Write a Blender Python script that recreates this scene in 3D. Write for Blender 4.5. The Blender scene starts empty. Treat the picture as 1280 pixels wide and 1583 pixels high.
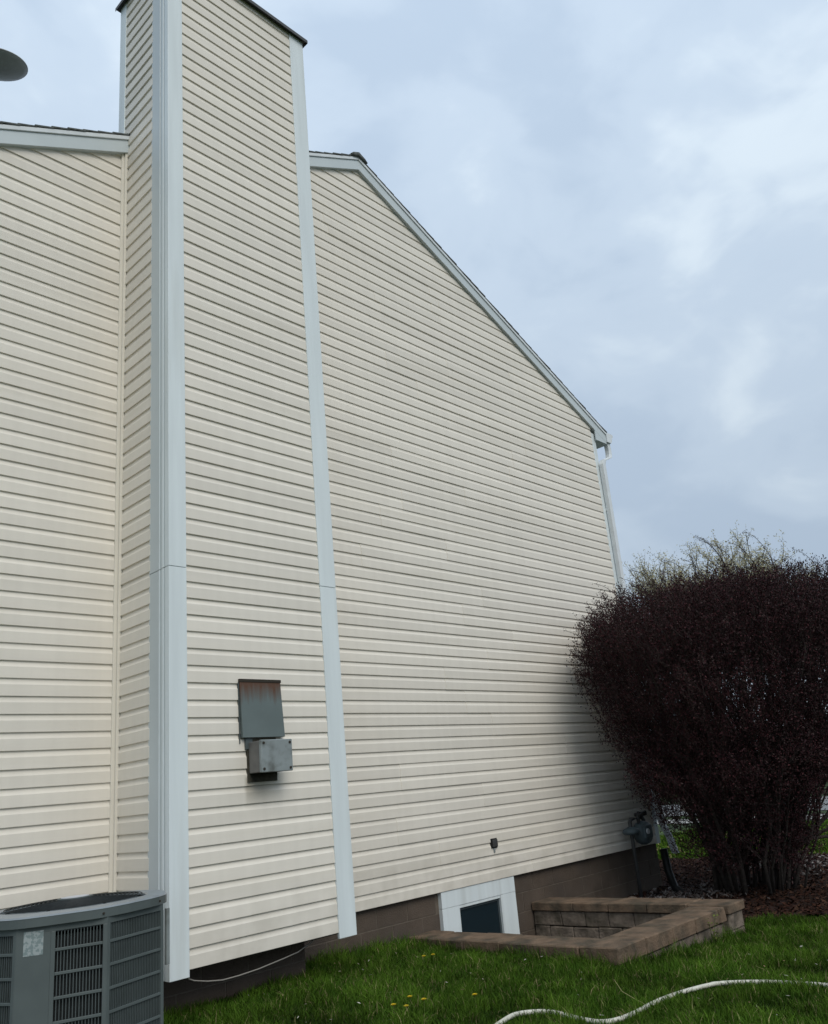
import bpy, math, random
import numpy as np
from mathutils import Vector, Matrix, noise as mnoise
random.seed(7)
rng = np.random.default_rng(7)
scene = bpy.context.scene
col = scene.collection

# ------------------------------------------------------------------ camera
# origin = eye of the photographer; x runs along the gable wall, y into it, z up
cam_d = bpy.data.cameras.new('camera')
cam = bpy.data.objects.new('camera', cam_d)
col.objects.link(cam)
Rv = Vector((0.67969, -0.72711, -0.09666))
Uv = Vector((-0.14891, -0.26581, 0.95245))
Fv = Vector((0.71823, 0.63298, 0.28894))
m3 = Matrix((Rv, Uv, -Fv)).transposed()
cam.matrix_world = m3.to_4x4()
cam_d.sensor_fit = 'HORIZONTAL'
cam_d.sensor_width = 36.0
cam_d.lens = 36.0 * 1290.9 / 1280.0
cam_d.shift_x = -0.0351
cam_d.shift_y = 0.0308
cam_d.clip_end = 2000
cam_d.clip_start = 0.05
scene.camera = cam

# ------------------------------------------------------------------ world: overcast sky
SUN_AZ = Vector((-0.30, -1.0, 0.0)).normalized()
SUN_EL = math.radians(44)
sun_dir = Vector((SUN_AZ.x * math.cos(SUN_EL), SUN_AZ.y * math.cos(SUN_EL), math.sin(SUN_EL)))
world = bpy.data.worlds.new('World')
scene.world = world
world.use_nodes = True
nt = world.node_tree
nt.nodes.clear()
def N(t, tree=None, **kw):
    n = (tree or nt).nodes.new(t)
    for k, v in kw.items(): setattr(n, k, v)
    return n
out = N('ShaderNodeOutputWorld')
bg = N('ShaderNodeBackground')
sky = N('ShaderNodeTexSky', sky_type='NISHITA', sun_disc=False)
sky.sun_elevation = SUN_EL
sky.sun_rotation = math.atan2(SUN_AZ.x, SUN_AZ.y)
sky.dust_density = 2.0
tc = N('ShaderNodeTexCoord')
mp = N('ShaderNodeMapping'); mp.inputs['Scale'].default_value = (1.0, 1.0, 1.7)
mp.inputs['Location'].default_value = (3.76, 4.24, 8.8)
n1 = N('ShaderNodeTexNoise'); n1.inputs['Scale'].default_value = 3.6; n1.inputs['Detail'].default_value = 5; n1.inputs['Roughness'].default_value = 0.47
n1.inputs['Distortion'].default_value = 0.35
cr = N('ShaderNodeValToRGB')
cr.color_ramp.interpolation = 'EASE'
cr.color_ramp.elements[0].position = 0.38; cr.color_ramp.elements[0].color = (5.2, 6.4, 7.9, 1)
cr.color_ramp.elements[1].position = 0.66; cr.color_ramp.elements[1].color = (7.5, 8.65, 9.7, 1)
e = cr.color_ramp.elements.new(0.52); e.color = (6.0, 7.2, 8.6, 1)
mix = N('ShaderNodeMix', data_type='RGBA'); mix.inputs['Factor'].default_value = 0.93
L = nt.links.new
L(tc.outputs['Generated'], mp.inputs['Vector']); L(mp.outputs['Vector'], n1.inputs['Vector'])
n2 = N('ShaderNodeTexNoise'); n2.inputs['Scale'].default_value = 9.5; n2.inputs['Detail'].default_value = 4; n2.inputs['Roughness'].default_value = 0.5; n2.inputs['Distortion'].default_value = 0.5
L(mp.outputs['Vector'], n2.inputs['Vector'])
nm = N('ShaderNodeMix', data_type='FLOAT'); nm.inputs['Factor'].default_value = 0.28
L(n1.outputs['Fac'], nm.inputs['A']); L(n2.outputs['Fac'], nm.inputs['B'])
L(nm.outputs['Result'], cr.inputs['Fac'])
L(sky.outputs['Color'], mix.inputs['A']); L(cr.outputs['Color'], mix.inputs['B'])
sepz = N('ShaderNodeSeparateXYZ'); L(tc.outputs['Generated'], sepz.inputs[0])
zr = N('ShaderNodeMapRange'); zr.inputs['From Min'].default_value = 0.05; zr.inputs['From Max'].default_value = 0.9
zr.inputs['To Min'].default_value = 0.90; zr.inputs['To Max'].default_value = 1.40
L(sepz.outputs['Z'], zr.inputs['Value'])
vs = N('ShaderNodeVectorMath', operation='SCALE')
L(mix.outputs['Result'], vs.inputs[0]); L(zr.outputs[0], vs.inputs['Scale'])
L(vs.outputs[0], bg.inputs['Color'])
bg.inputs['Strength'].default_value = 0.085
L(bg.outputs['Background'], out.inputs['Surface'])

# ------------------------------------------------------------------ sun behind thin cloud
sd = bpy.data.lights.new('sun', 'SUN')
sd.energy = 1.5; sd.angle = math.radians(35); sd.color = (1.0, 0.95, 0.86)
so = bpy.data.objects.new('sun', sd); col.objects.link(so)
so.rotation_euler = sun_dir.to_track_quat('Z', 'Y').to_euler()

scene.view_settings.view_transform = 'Standard'
scene.view_settings.look = 'None'
scene.view_settings.exposure = 0.0
scene.view_settings.gamma = 1.0
scene.view_settings.use_curve_mapping = False

# ================================================================== helpers
def mat(name, color, rough=0.7, var=0.0, vscale=8.0, bump=0.0, bscale=60.0, spec=0.3, metallic=0.0,
        stretch=(1, 1, 1), color2=None, c2lo=0.45, c2hi=0.7, c2scale=3.0, attr=None):
    m = bpy.data.materials.new(name); m.use_nodes = True
    t = m.node_tree; b = t.nodes['Principled BSDF']
    b.inputs['Roughness'].default_value = rough
    b.inputs['Metallic'].default_value = metallic
    b.inputs['Specular IOR Level'].default_value = spec
    tcn = N('ShaderNodeTexCoord', t); mpn = N('ShaderNodeMapping', t); mpn.inputs['Scale'].default_value = stretch
    geo = N('ShaderNodeNewGeometry', t)
    t.links.new(geo.outputs['Position'], mpn.inputs['Vector'])
    src = None
    rgb = N('ShaderNodeRGB', t); rgb.outputs[0].default_value = (*color, 1); src = rgb.outputs[0]
    if attr:
        a = N('ShaderNodeAttribute', t); a.attribute_name = attr; src = a.outputs['Color']
    if color2:
        nn = N('ShaderNodeTexNoise', t); nn.inputs['Scale'].default_value = c2scale; nn.inputs['Detail'].default_value = 6
        t.links.new(mpn.outputs[0], nn.inputs['Vector'])
        mr = N('ShaderNodeMapRange', t); mr.inputs['From Min'].default_value = c2lo; mr.inputs['From Max'].default_value = c2hi
        t.links.new(nn.outputs['Fac'], mr.inputs['Value'])
        mx = N('ShaderNodeMix', t, data_type='RGBA'); mx.inputs['B'].default_value = (*color2, 1)
        t.links.new(mr.outputs[0], mx.inputs['Factor']); t.links.new(src, mx.inputs['A']); src = mx.outputs['Result']
    if var:
        nn = N('ShaderNodeTexNoise', t); nn.inputs['Scale'].default_value = vscale; nn.inputs['Detail'].default_value = 5
        t.links.new(mpn.outputs[0], nn.inputs['Vector'])
        mr = N('ShaderNodeMapRange', t); mr.inputs['From Min'].default_value = 0.3; mr.inputs['From Max'].default_value = 0.7
        mr.inputs['To Min'].default_value = 1 - var; mr.inputs['To Max'].default_value = 1 + var
        t.links.new(nn.outputs['Fac'], mr.inputs['Value'])
        vm = N('ShaderNodeVectorMath', t, operation='SCALE')
        t.links.new(src, vm.inputs[0]); t.links.new(mr.outputs[0], vm.inputs['Scale']); src = vm.outputs[0]
    t.links.new(src, b.inputs['Base Color'])
    if bump:
        nn = N('ShaderNodeTexNoise', t); nn.inputs['Scale'].default_value = bscale; nn.inputs['Detail'].default_value = 6
        t.links.new(mpn.outputs[0], nn.inputs['Vector'])
        bp = N('ShaderNodeBump', t); bp.inputs['Strength'].default_value = bump; bp.inputs['Distance'].default_value = 0.01
        t.links.new(nn.outputs['Fac'], bp.inputs['Height']); t.links.new(bp.outputs[0], b.inputs['Normal'])
    return m

class MB:
    def __init__(s): s.v = []; s.f = []
    def box(s, a, b):
        x0, y0, z0 = a; x1, y1, z1 = b; n = len(s.v)
        s.v += [(x0,y0,z0),(x1,y0,z0),(x1,y1,z0),(x0,y1,z0),(x0,y0,z1),(x1,y0,z1),(x1,y1,z1),(x0,y1,z1)]
        s.f += [(n,n+3,n+2,n+1),(n+4,n+5,n+6,n+7),(n,n+1,n+5,n+4),(n+1,n+2,n+6,n+5),(n+2,n+3,n+7,n+6),(n+3,n,n+4,n+7)]
        return s
    def hexa(s, p):   # 8 points, same order as box
        n = len(s.v); s.v += [tuple(q) for q in p]
        s.f += [(n,n+3,n+2,n+1),(n+4,n+5,n+6,n+7),(n,n+1,n+5,n+4),(n+1,n+2,n+6,n+5),(n+2,n+3,n+7,n+6),(n+3,n,n+4,n+7)]
        return s
    def face(s, pts):
        n = len(s.v); s.v += [tuple(q) for q in pts]; s.f.append(tuple(range(n, n+len(pts)))); return s
    def prism(s, poly, z0, z1):
        n = len(s.v); k = len(poly)
        s.v += [(x, y, z0) for x, y in poly] + [(x, y, z1) for x, y in poly]
        s.f += [tuple(reversed(range(n, n+k))), tuple(range(n+k, n+2*k))]
        for i in range(k): s.f.append((n+i, n+(i+1) % k, n+k+(i+1) % k, n+k+i))
        return s
    def tube(s, pts, r, seg=8, caps=True):
        pts = [Vector(q) for q in pts]; n0 = len(s.v); k = len(pts)
        rr = r if isinstance(r, (list, tuple)) else [r]*k
        ref = None
        for i, q in enumerate(pts):
            d = (pts[min(i+1, k-1)] - pts[max(i-1, 0)]).normalized()
            if ref is None:
                ref = Vector((0,0,1)) if abs(d.z) < 0.9 else Vector((1,0,0))
            a = d.cross(ref)
            if a.length < 1e-4: a = d.cross(Vector((1,0.3,0.2)))
            a.normalize(); b = a.cross(d)
            ref = b if False else ref
            for j in range(seg):
                t = 2*math.pi*j/seg
                s.v.append(tuple(q + (a*math.cos(t) + b*math.sin(t))*rr[i]))
        for i in range(k-1):
            for j in range(seg):
                s.f.append((n0+i*seg+j, n0+i*seg+(j+1) % seg, n0+(i+1)*seg+(j+1) % seg, n0+(i+1)*seg+j))
        if caps:
            s.f.append(tuple(reversed(range(n0, n0+seg)))); s.f.append(tuple(range(n0+(k-1)*seg, n0+k*seg)))
        return s
    def cyl(s, a, b, r, seg=16): return s.tube([a, b], r, seg)
    def mesh(s, name, m, smooth=False, bevel=0):
        me = bpy.data.meshes.new(name); me.from_pydata(s.v, [], s.f)
        if m: me.materials.append(m)
        if smooth:
            for p in me.polygons: p.use_smooth = True
        me.update(); return me
    def build(s, name, m, parent=None, smooth=False, bevel=0):
        return link(name, s.mesh(name, m, smooth), parent, bevel)

def link(name, me, parent=None, bevel=0):
    o = bpy.data.objects.new(name, me); col.objects.link(o)
    if parent is not None:
        o.parent = parent
        if parent.type == 'EMPTY' or True:
            o.matrix_parent_inverse = parent.matrix_world.inverted()
    if bevel:
        b = o.modifiers.new('bevel', 'BEVEL'); b.width = bevel; b.segments = 2; b.limit_method = 'ANGLE'
    return o
def empty(name, loc, label=None, cat=None, group=None):
    o = bpy.data.objects.new(name, None); col.objects.link(o); o.location = loc
    o.matrix_world = Matrix.Translation(loc)
    o.empty_display_size = 0.2
    tag(o, label, cat, group); return o
def tag(o, label=None, cat=None, group=None, kind=None):
    if label: o['label'] = label
    if cat: o['category'] = cat
    if group: o['group'] = group
    if kind: o['kind'] = kind
    return o
def fast_mesh(name, verts, tris, m, colors=None, nper=3):
    me = bpy.data.meshes.new(name)
    verts = np.asarray(verts, np.float32); tris = np.asarray(tris, np.int32)
    me.vertices.add(len(verts)); me.vertices.foreach_set('co', verts.ravel())
    me.loops.add(tris.size); me.loops.foreach_set('vertex_index', tris.ravel())
    me.polygons.add(len(tris))
    me.polygons.foreach_set('loop_start', np.arange(len(tris), dtype=np.int32)*nper)
    me.update(calc_edges=True)
    if colors is not None:
        a = me.color_attributes.new('tint', 'FLOAT_COLOR', 'POINT')
        c = np.ones((len(verts), 4), np.float32); c[:, :3] = colors; a.data.foreach_set('color', c.ravel())
    me.materials.append(m); return me

# ================================================================== materials
S = 0.127       # siding exposure
M = {}
def siding_mat():
    m = mat('vinyl_siding', (0.775, 0.72, 0.630), 0.5, var=0.035, vscale=1.3, bump=0.03, bscale=14, spec=0.35,
            stretch=(0.4, 0.4, 6), color2=(0.70, 0.645, 0.55), c2lo=0.55, c2hi=0.85, c2scale=1.0)
    t = m.node_tree; b = t.nodes['Principled BSDF']
    # brown drip stain under the electrical box and faint grime low down, both real dirt
    geo = N('ShaderNodeNewGeometry', t); sx = N('ShaderNodeSeparateXYZ', t); t.links.new(geo.outputs['Position'], sx.inputs[0])
    def rngn(sock, a, b2, lo, hi, t0=0.0, t1=1.0):
        mr = N('ShaderNodeMapRange', t); mr.interpolation_type = 'SMOOTHSTEP'
        mr.inputs['From Min'].default_value = a; mr.inputs['From Max'].default_value = b2
        mr.inputs['To Min'].default_value = lo; mr.inputs['To Max'].default_value = hi
        t.links.new(sock, mr.inputs['Value']); return mr.outputs[0]
    def mul(a, c):
        mm = N('ShaderNodeMath', t, operation='MULTIPLY')
        t.links.new(a, mm.inputs[0])
        if isinstance(c, float): mm.inputs[1].default_value = c
        else: t.links.new(c, mm.inputs[1])
        return mm.outputs[0]
    st = mul(mul(rngn(sx.outputs['X'], 3.72, 3.76, 0, 1), rngn(sx.outputs['X'], 3.85, 4.15, 1, 0)),
             mul(rngn(sx.outputs['Z'], 0.0, 0.22, 0.25, 1), rngn(sx.outputs['Z'], 0.22, 0.26, 1, 0)))
    st = mul(st, rngn(sx.outputs['Z'], -0.02, 0.07, 0, 1))
    st = mul(st, rngn(sx.outputs['Y'], 5.42, 5.44, 0, 1)); st = mul(st, rngn(sx.outputs['Y'], 5.56, 5.58, 1, 0))
    st = mul(st, 0.6)
    src = b.inputs['Base Color'].links[0].from_socket
    mx = N('ShaderNodeMix', t, data_type='RGBA'); mx.inputs['B'].default_value = (0.16, 0.13, 0.07, 1)
    t.links.new(st, mx.inputs['Factor']); t.links.new(src, mx.inputs['A'])
    # splash dirt rising from the ground
    gz = mul(rngn(sx.outputs['Z'], -0.97, -0.3, 0.22, 0), 1.0)
    nn = N('ShaderNodeTexNoise', t); nn.inputs['Scale'].default_value = 4; nn.inputs['Detail'].default_value = 5
    t.links.new(geo.outputs['Position'], nn.inputs['Vector'])
    gz = mul(gz, rngn(nn.outputs['Fac'], 0.35, 0.7, 0, 1))
    mx2 = N('ShaderNodeMix', t, data_type='RGBA'); mx2.inputs['B'].default_value = (0.25, 0.22, 0.15, 1)
    t.links.new(gz, mx2.inputs['Factor']); t.links.new(mx.outputs['Result'], mx2.inputs['A'])
    # every course weathers a little differently, with faint vertical run marks
    oi = N('ShaderNodeObjectInfo', t)
    mpv = N('ShaderNodeMapping', t); mpv.inputs['Scale'].default_value = (14, 14, 0.5); t.links.new(geo.outputs['Position'], mpv.inputs[0])
    nv = N('ShaderNodeTexNoise', t); nv.inputs['Scale'].default_value = 1.0; nv.inputs['Detail'].default_value = 4; t.links.new(mpv.outputs[0], nv.inputs['Vector'])
    sA = rngn(oi.outputs['Random'], 0, 1, 0.955, 1.03); sB = rngn(nv.outputs['Fac'], 0.3, 0.72, 1.01, 0.972)
    vm = N('ShaderNodeVectorMath', t, operation='SCALE'); t.links.new(mx2.outputs['Result'], vm.inputs[0]); t.links.new(mul(sA, sB), vm.inputs['Scale'])
    t.links.new(vm.outputs[0], b.inputs['Base Color'])
    return m
M['siding'] = siding_mat()
M['trim'] = mat('white_trim', (0.71, 0.765, 0.77), 0.4, var=0.05, vscale=2.5, stretch=(5, 5, 0.35), color2=(0.60, 0.63, 0.61), c2lo=0.55, c2hi=0.8, c2scale=1.2, spec=0.35, bump=0.02, bscale=20)
M['fascia'] = mat('fascia_metal', (0.54, 0.59, 0.60), 0.4, var=0.05, vscale=2, spec=0.4)
M['cream'] = mat('cream_trim', (0.75, 0.70, 0.605), 0.5, var=0.03, vscale=3)
M['backer'] = mat('wall_backer', (0.30, 0.27, 0.21), 0.9)
M['block'] = mat('painted_block', (0.095, 0.072, 0.055), 0.85, var=0.2, vscale=5, bump=0.5, bscale=90, color2=(0.07, 0.055, 0.045), c2scale=2.5)
M['mortar'] = mat('mortar', (0.14, 0.115, 0.09), 0.95, var=0.2, vscale=12, bump=0.4, bscale=120)
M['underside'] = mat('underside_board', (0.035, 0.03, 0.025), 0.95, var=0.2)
M['shingle'] = mat('asphalt_shingle', (0.115, 0.125, 0.12), 0.95, var=0.35, vscale=18, bump=0.8, bscale=150)
M['stone'] = mat('retaining_stone', (0.165, 0.112, 0.074), 0.92, var=0.28, vscale=7, bump=0.9, bscale=55, color2=(0.075, 0.06, 0.042), c2lo=0.42, c2hi=0.66, c2scale=5)
M['stone_face'] = mat('split_stone', (0.175, 0.14, 0.11), 0.95, var=0.35, vscale=11, bump=1.0, bscale=40, color2=(0.09, 0.075, 0.055), c2lo=0.45, c2hi=0.7, c2scale=6)
M['glass'] = mat('window_glass', (0.012, 0.022, 0.028), 0.12, spec=0.25)
M['curtain'] = mat('dark_blind', (0.02, 0.03, 0.04), 0.8)
M['grey_metal'] = mat('ac_paint', (0.092, 0.110, 0.108), 0.45, var=0.08, vscale=6, spec=0.4, bump=0.03, bscale=40)
M['rim_metal'] = mat('ac_lid_paint', (0.21, 0.235, 0.25), 0.35, var=0.12, vscale=9, spec=0.5)
M['dark_metal'] = mat('coil_dark', (0.014, 0.017, 0.017), 0.6, var=0.3, vscale=30)
M['fin'] = mat('louver_paint', (0.072, 0.088, 0.088), 0.45, var=0.1, spec=0.4)
M['sticker'] = mat('faded_label', (0.33, 0.37, 0.37), 0.6, color2=(0.2, 0.25, 0.25), c2lo=0.48, c2hi=0.56, c2scale=60)
M['black'] = mat('black_plastic', (0.012, 0.013, 0.013), 0.5)
M['boxgrey'] = mat('box_plastic', (0.25, 0.28, 0.28), 0.45, var=0.08, vscale=10, color2=(0.13, 0.14, 0.13), c2lo=0.5, c2hi=0.75, c2scale=9)
M['screw'] = mat('rusty_screw', (0.035, 0.028, 0.02), 0.7)
M['hose'] = mat('hose_rubber', (0.60, 0.585, 0.50), 0.45, var=0.1, vscale=15, spec=0.4)
M['cable'] = mat('old_cable', (0.30, 0.28, 0.25), 0.6)
M['meter'] = mat('meter_paint', (0.10, 0.13, 0.14), 0.4, var=0.15, vscale=15)
M['pipe'] = mat('pipe_metal', (0.06, 0.06, 0.06), 0.5, var=0.2)
M['gutter'] = mat('gutter_white', (0.68, 0.71, 0.72), 0.35, var=0.05)
M['dish'] = mat('dish_grey', (0.45, 0.46, 0.47), 0.5, var=0.05)
M['concrete'] = mat('concrete', (0.33, 0.32, 0.30), 0.9, var=0.15, vscale=3, bump=0.3)
M['lawn'] = mat('lawn_soil', (0.018, 0.032, 0.008), 1.0, var=0.35, vscale=6, bump=1.0, bscale=40, color2=(0.05, 0.085, 0.016), c2scale=0.8)
M['mulch'] = mat('mulch_soil', (0.035, 0.017, 0.013), 1.0, var=0.45, vscale=22, bump=1.0, bscale=45)
M['gravel'] = mat('well_gravel', (0.08, 0.07, 0.06), 1.0, var=0.4, vscale=30, bump=1.0, bscale=60)
M['blade'] = mat('grass_blade', (0.04, 0.08, 0.015), 0.75, attr='tint', spec=0.06)
M['chip'] = mat('bark_chip', (0.05, 0.03, 0.02), 0.95, attr='tint', spec=0.1)
M['leaf'] = mat('purple_leaf', (0.03, 0.014, 0.017), 0.7, attr='tint', spec=0.08)
M['bark'] = mat('shrub_bark', (0.05, 0.042, 0.036), 0.9, var=0.3, vscale=25, bump=0.6)
M['twig'] = mat('shrub_twig', (0.035, 0.024, 0.022), 0.85)
M['treebark'] = mat('tree_bark', (0.16, 0.14, 0.115), 0.9, var=0.2)
M['bud'] = mat('tree_buds', (0.20, 0.185, 0.10), 0.8, attr='tint')
M['yellow'] = mat('dandelion_petal', (0.65, 0.48, 0.02), 0.7)
M['stem'] = mat('plant_stem', (0.09, 0.13, 0.03), 0.7)
M['weed'] = mat('weed_leaf', (0.10, 0.12, 0.02), 0.6, var=0.3, vscale=30)
def rust_mat():
    m = mat('galvanised_plate', (0.135, 0.165, 0.16), 0.55, var=0.1, vscale=4, metallic=0.2, spec=0.4)
    t = m.node_tree; b = t.nodes['Principled BSDF']
    geo = N('ShaderNodeNewGeometry', t); mp_ = N('ShaderNodeMapping', t); mp_.inputs['Scale'].default_value = (28, 28, 1.6)
    t.links.new(geo.outputs['Position'], mp_.inputs[0])
    nn = N('ShaderNodeTexNoise', t); nn.inputs['Scale'].default_value = 1.0; nn.inputs['Detail'].default_value = 5
    t.links.new(mp_.outputs[0], nn.inputs['Vector'])
    sx = N('ShaderNodeSeparateXYZ', t); t.links.new(geo.outputs['Position'], sx.inputs[0])
    mr = N('ShaderNodeMapRange', t); mr.inputs['From Min'].default_value = 0.70; mr.inputs['From Max'].default_value = 0.98
    mr.inputs['To Min'].default_value = -0.42; mr.inputs['To Max'].default_value = 0.62
    t.links.new(sx.outputs['Z'], mr.inputs['Value'])
    ad = N('ShaderNodeMath', t, operation='ADD'); t.links.new(mr.outputs[0], ad.inputs[0]); t.links.new(nn.outputs['Fac'], ad.inputs[1])
    r2 = N('ShaderNodeMapRange', t); r2.inputs['From Min'].default_value = 0.45; r2.inputs['From Max'].default_value = 0.95
    t.links.new(ad.outputs[0], r2.inputs['Value'])
    src = b.inputs['Base Color'].links[0].from_socket
    mx = N('ShaderNodeMix', t, data_type='RGBA'); mx.inputs['B'].default_value = (0.11, 0.055, 0.032, 1)
    t.links.new(r2.outputs[0], mx.inputs['Factor']); t.links.new(src, mx.inputs['A']); t.links.new(mx.outputs['Result'], b.inputs['Base Color'])
    return m
M['rust'] = rust_mat()

# ================================================================== ground
WX0, WX1, WY0, WY1 = 6.06, 8.37, 3.98, 6.31    # window well, outside
CW = 0.36
HX0, HX1, HY0 = 6.40, 8.03, 4.32               # hole
def interp(x, xs, ys): return float(np.interp(x, xs, ys))
def g(x, y):
    z = interp(x, [-10, 2, 4, 6, 8, 9, 12, 16, 24, 60], [-1.40, -1.32, -1.29, -1.385, -1.535, -1.56, -1.60, -1.68, -1.76, -1.8])
    z -= 0.03 * min(max(6.3 - y, 0), 5) * (1 if x < 12 else max(0, 1-(x-12)/6))
    amp = 0.03 if x < 14 else 0.0
    z += amp * (mnoise.noise(Vector((x*0.6, y*0.6, 0.3)))) * (0.2 if (WX0-0.3 < x < WX1+0.3) else 1)
    return z
BED = [(8.36, 4.05), (8.9, 4.35), (9.35, 4.1), (9.65, 3.6), (10.3, 3.1), (11.6, 2.8), (13.4, 3.2), (14.8, 4.4), (15.2, 6.0), (14.6, 9), (11.0, 9), (11.0, 6.31), (8.36, 6.31)]
def inpoly(x, y, poly):
    c = False; j = len(poly)-1
    for i in range(len(poly)):
        xi, yi = poly[i]; xj, yj = poly[j]
        if (yi > y) != (yj > y) and x < (xj-xi)*(y-yi)/(yj-yi)+xi: c = not c
        j = i
    return c
def bed_w(x, y):
    return inpoly(x + 0.10*mnoise.noise(Vector((x*3, y*3, 5))), y + 0.10*mnoise.noise(Vector((x*3, y*3, 9))), BED)
def axis(a, b, step, extra=(), far=()):
    v = list(np.arange(a, b, step)) + [b] + list(extra) + list(far)
    v = sorted(set(round(q, 4) for q in v)); o = [v[0]]
    for q in v[1:]:
        if q - o[-1] > 0.03 or q in extra:
            if q in extra and q - o[-1] <= 0.03 and o[-1] not in extra: o[-1] = q
            else: o.append(q)
    return o
xs = axis(-4, 17, 0.25, (HX0, HX1), (-900, -300, -100, -40, -15, -8, 19, 22, 26, 32, 40, 60, 100, 200, 400, 900))
ys = axis(-2, 9, 0.25, (HY0, 6.34), (-900, -300, -100, -40, -15, -7, -4, 11, 14, 18, 24, 34, 60, 100, 250, 500, 900))
gv = [(x, y, g(x, y)) for y in ys for x in xs]; nx = len(xs); gf = []
for j in range(len(ys)-1):
    for i in range(nx-1):
        cx_, cy_ = (xs[i]+xs[i+1])/2, (ys[j]+ys[j+1])/2
        if HX0 < cx_ < HX1 and HY0 < cy_ < 6.34: continue
        gf.append((j*nx+i, j*nx+i+1, (j+1)*nx+i+1, (j+1)*nx+i))
me = bpy.data.meshes.new('ground'); me.from_pydata(gv, [], gf); me.materials.append(M['lawn'])
for p_ in me.polygons: p_.use_smooth = True
tag(link('ground', me), kind='structure')
# mulch bed: its own raised sheet
mb = MB(); st_ = 0.12; idx = {}
bx = np.arange(8.0, 15.6, st_); by = np.arange(2.4, 9.2, st_)
def bz(x, y):
    return g(x, y) + 0.045 + 0.03*mnoise.noise(Vector((x*2.1, y*2.1, 2))) + 0.012*mnoise.noise(Vector((x*9, y*9, 4)))
for x in bx:
    for y in by:
        cx_, cy_ = x+st_/2, y+st_/2
        if not bed_w(cx_, cy_) or (cx_ < 11.05 and cy_ > 6.28) or (cx_ < 8.42): continue
        q = []
        for a, b_ in ((x, y), (x+st_, y), (x+st_, y+st_), (x, y+st_)):
            k = (round(a, 3), round(b_, 3))
            if k not in idx:
                idx[k] = len(mb.v); mb.v.append((a, b_, bz(a, b_)))
            q.append(idx[k])
        mb.f.append(tuple(q))
tag(mb.build('mulch_bed', M['mulch'], smooth=True), kind='structure')
tag(MB().box((HX0-0.01, HY0-0.01, -2.0), (HX1+0.01, 6.33, -1.93)).build('well_floor', M['gravel']), kind='structure')
# pavement and road beyond the lawn
def strip(name, x0, x1, m, up, y0=-120, y1=160):
    b = MB(); yy = np.linspace(y0, y1, 60)
    for a, c in zip(yy[:-1], yy[1:]):
        b.face([(x0+0.25*a, a, max(g(x0+.25*a, a), g(x1+.25*a, a))+up), (x1+0.25*a, a, max(g(x0+.25*a, a), g(x1+.25*a, a))+up), (x1+.25*c, c, max(g(x0+.25*c, c), g(x1+.25*c, c))+up), (x0+.25*c, c, max(g(x0+.25*c, c), g(x1+.25*c, c))+up)])
    return tag(b.build(name, m), kind='structure')
strip('pavement', 22.5, 24.2, M['concrete'], 0.02)
strip('road', 26.0, 34.0, mat('asphalt', (0.20, 0.20, 0.20), 0.9, var=0.15, vscale=4), 0.015)

# ================================================================== house
YW = 6.283; YC = 5.5; CX0, CX1 = 3.125, 4.715; ZB = -0.968; RX = 6.165; RZ = 7.80; XR = 11.0; XL = 1.2
SL, SR = 0.50, 0.485
def roof_top(x): return RZ - (SL*(RX-x) if x < RX else SR*(x-RX))
house = empty('house', (6.1, 6.3, -1.4), 'two storey cream vinyl sided house seen from its gable end, with tall chimney chase', 'house')
# cores
def poly_xz(poly, y0, y1):
    b = MB(); k = len(poly)
    b.v = [(x, y0, z) for x, z in poly] + [(x, y1, z) for x, z in poly]
    b.f = [tuple(range(k)), tuple(reversed(range(k, 2*k)))] + [(i, k+i, k+(i+1) % k, (i+1) % k) for i in range(k)]
    return b
gy = YW + 0.012
wall = poly_xz([(XL+0.02, ZB+0.01), (XR-0.02, ZB+0.01), (XR-0.02, roof_top(XR)-0.22), (RX, RZ-0.22), (XL+0.02, roof_top(XL)-0.22)], gy, 16.0).build('gable_wall', M['backer'], house)

def course_mesh(L, s=S, seedy=0):
    # dutch lap profile, butt at the bottom, cove at the top. runs along +x, faces -y
    prof = [(-0.001, 0.0), (-0.0200, 0.0), (-0.0205, 0.003), (-0.0195, 0.64*s), (-0.0188, 0.655*s), (-0.0140, 0.72*s),
            (-0.0100, 0.80*s), (-0.0085, 0.90*s), (-0.0080, s+0.004), (-0.001, s+0.004)]
    k = len(prof); nseg = max(1, int(L/0.8)); b = MB()
    for i in range(nseg+1):
        x = L*i/nseg; w = 0.0012*math.sin(x*5.1+seedy) if 0 < i < nseg else 0
        for (y, z) in prof: b.v.append((x, y, z + w*0.6))
    for i in range(nseg):
        for j in range(k-1): b.f.append((i*k+j, (i+1)*k+j, (i+1)*k+j+1, i*k+j+1))
    b.f.append(tuple(reversed(range(k)))); b.f.append(tuple(nseg*k+q for q in range(k)))
    me = b.mesh('siding_course', M['siding'])
    for p_ in me.polygons:
        p_.use_smooth = len(p_.vertices) == 4
    try:
        for e_ in me.edges: e_.use_edge_sharp = False
    except Exception: pass
    me.update(); return me
cache = {}
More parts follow.
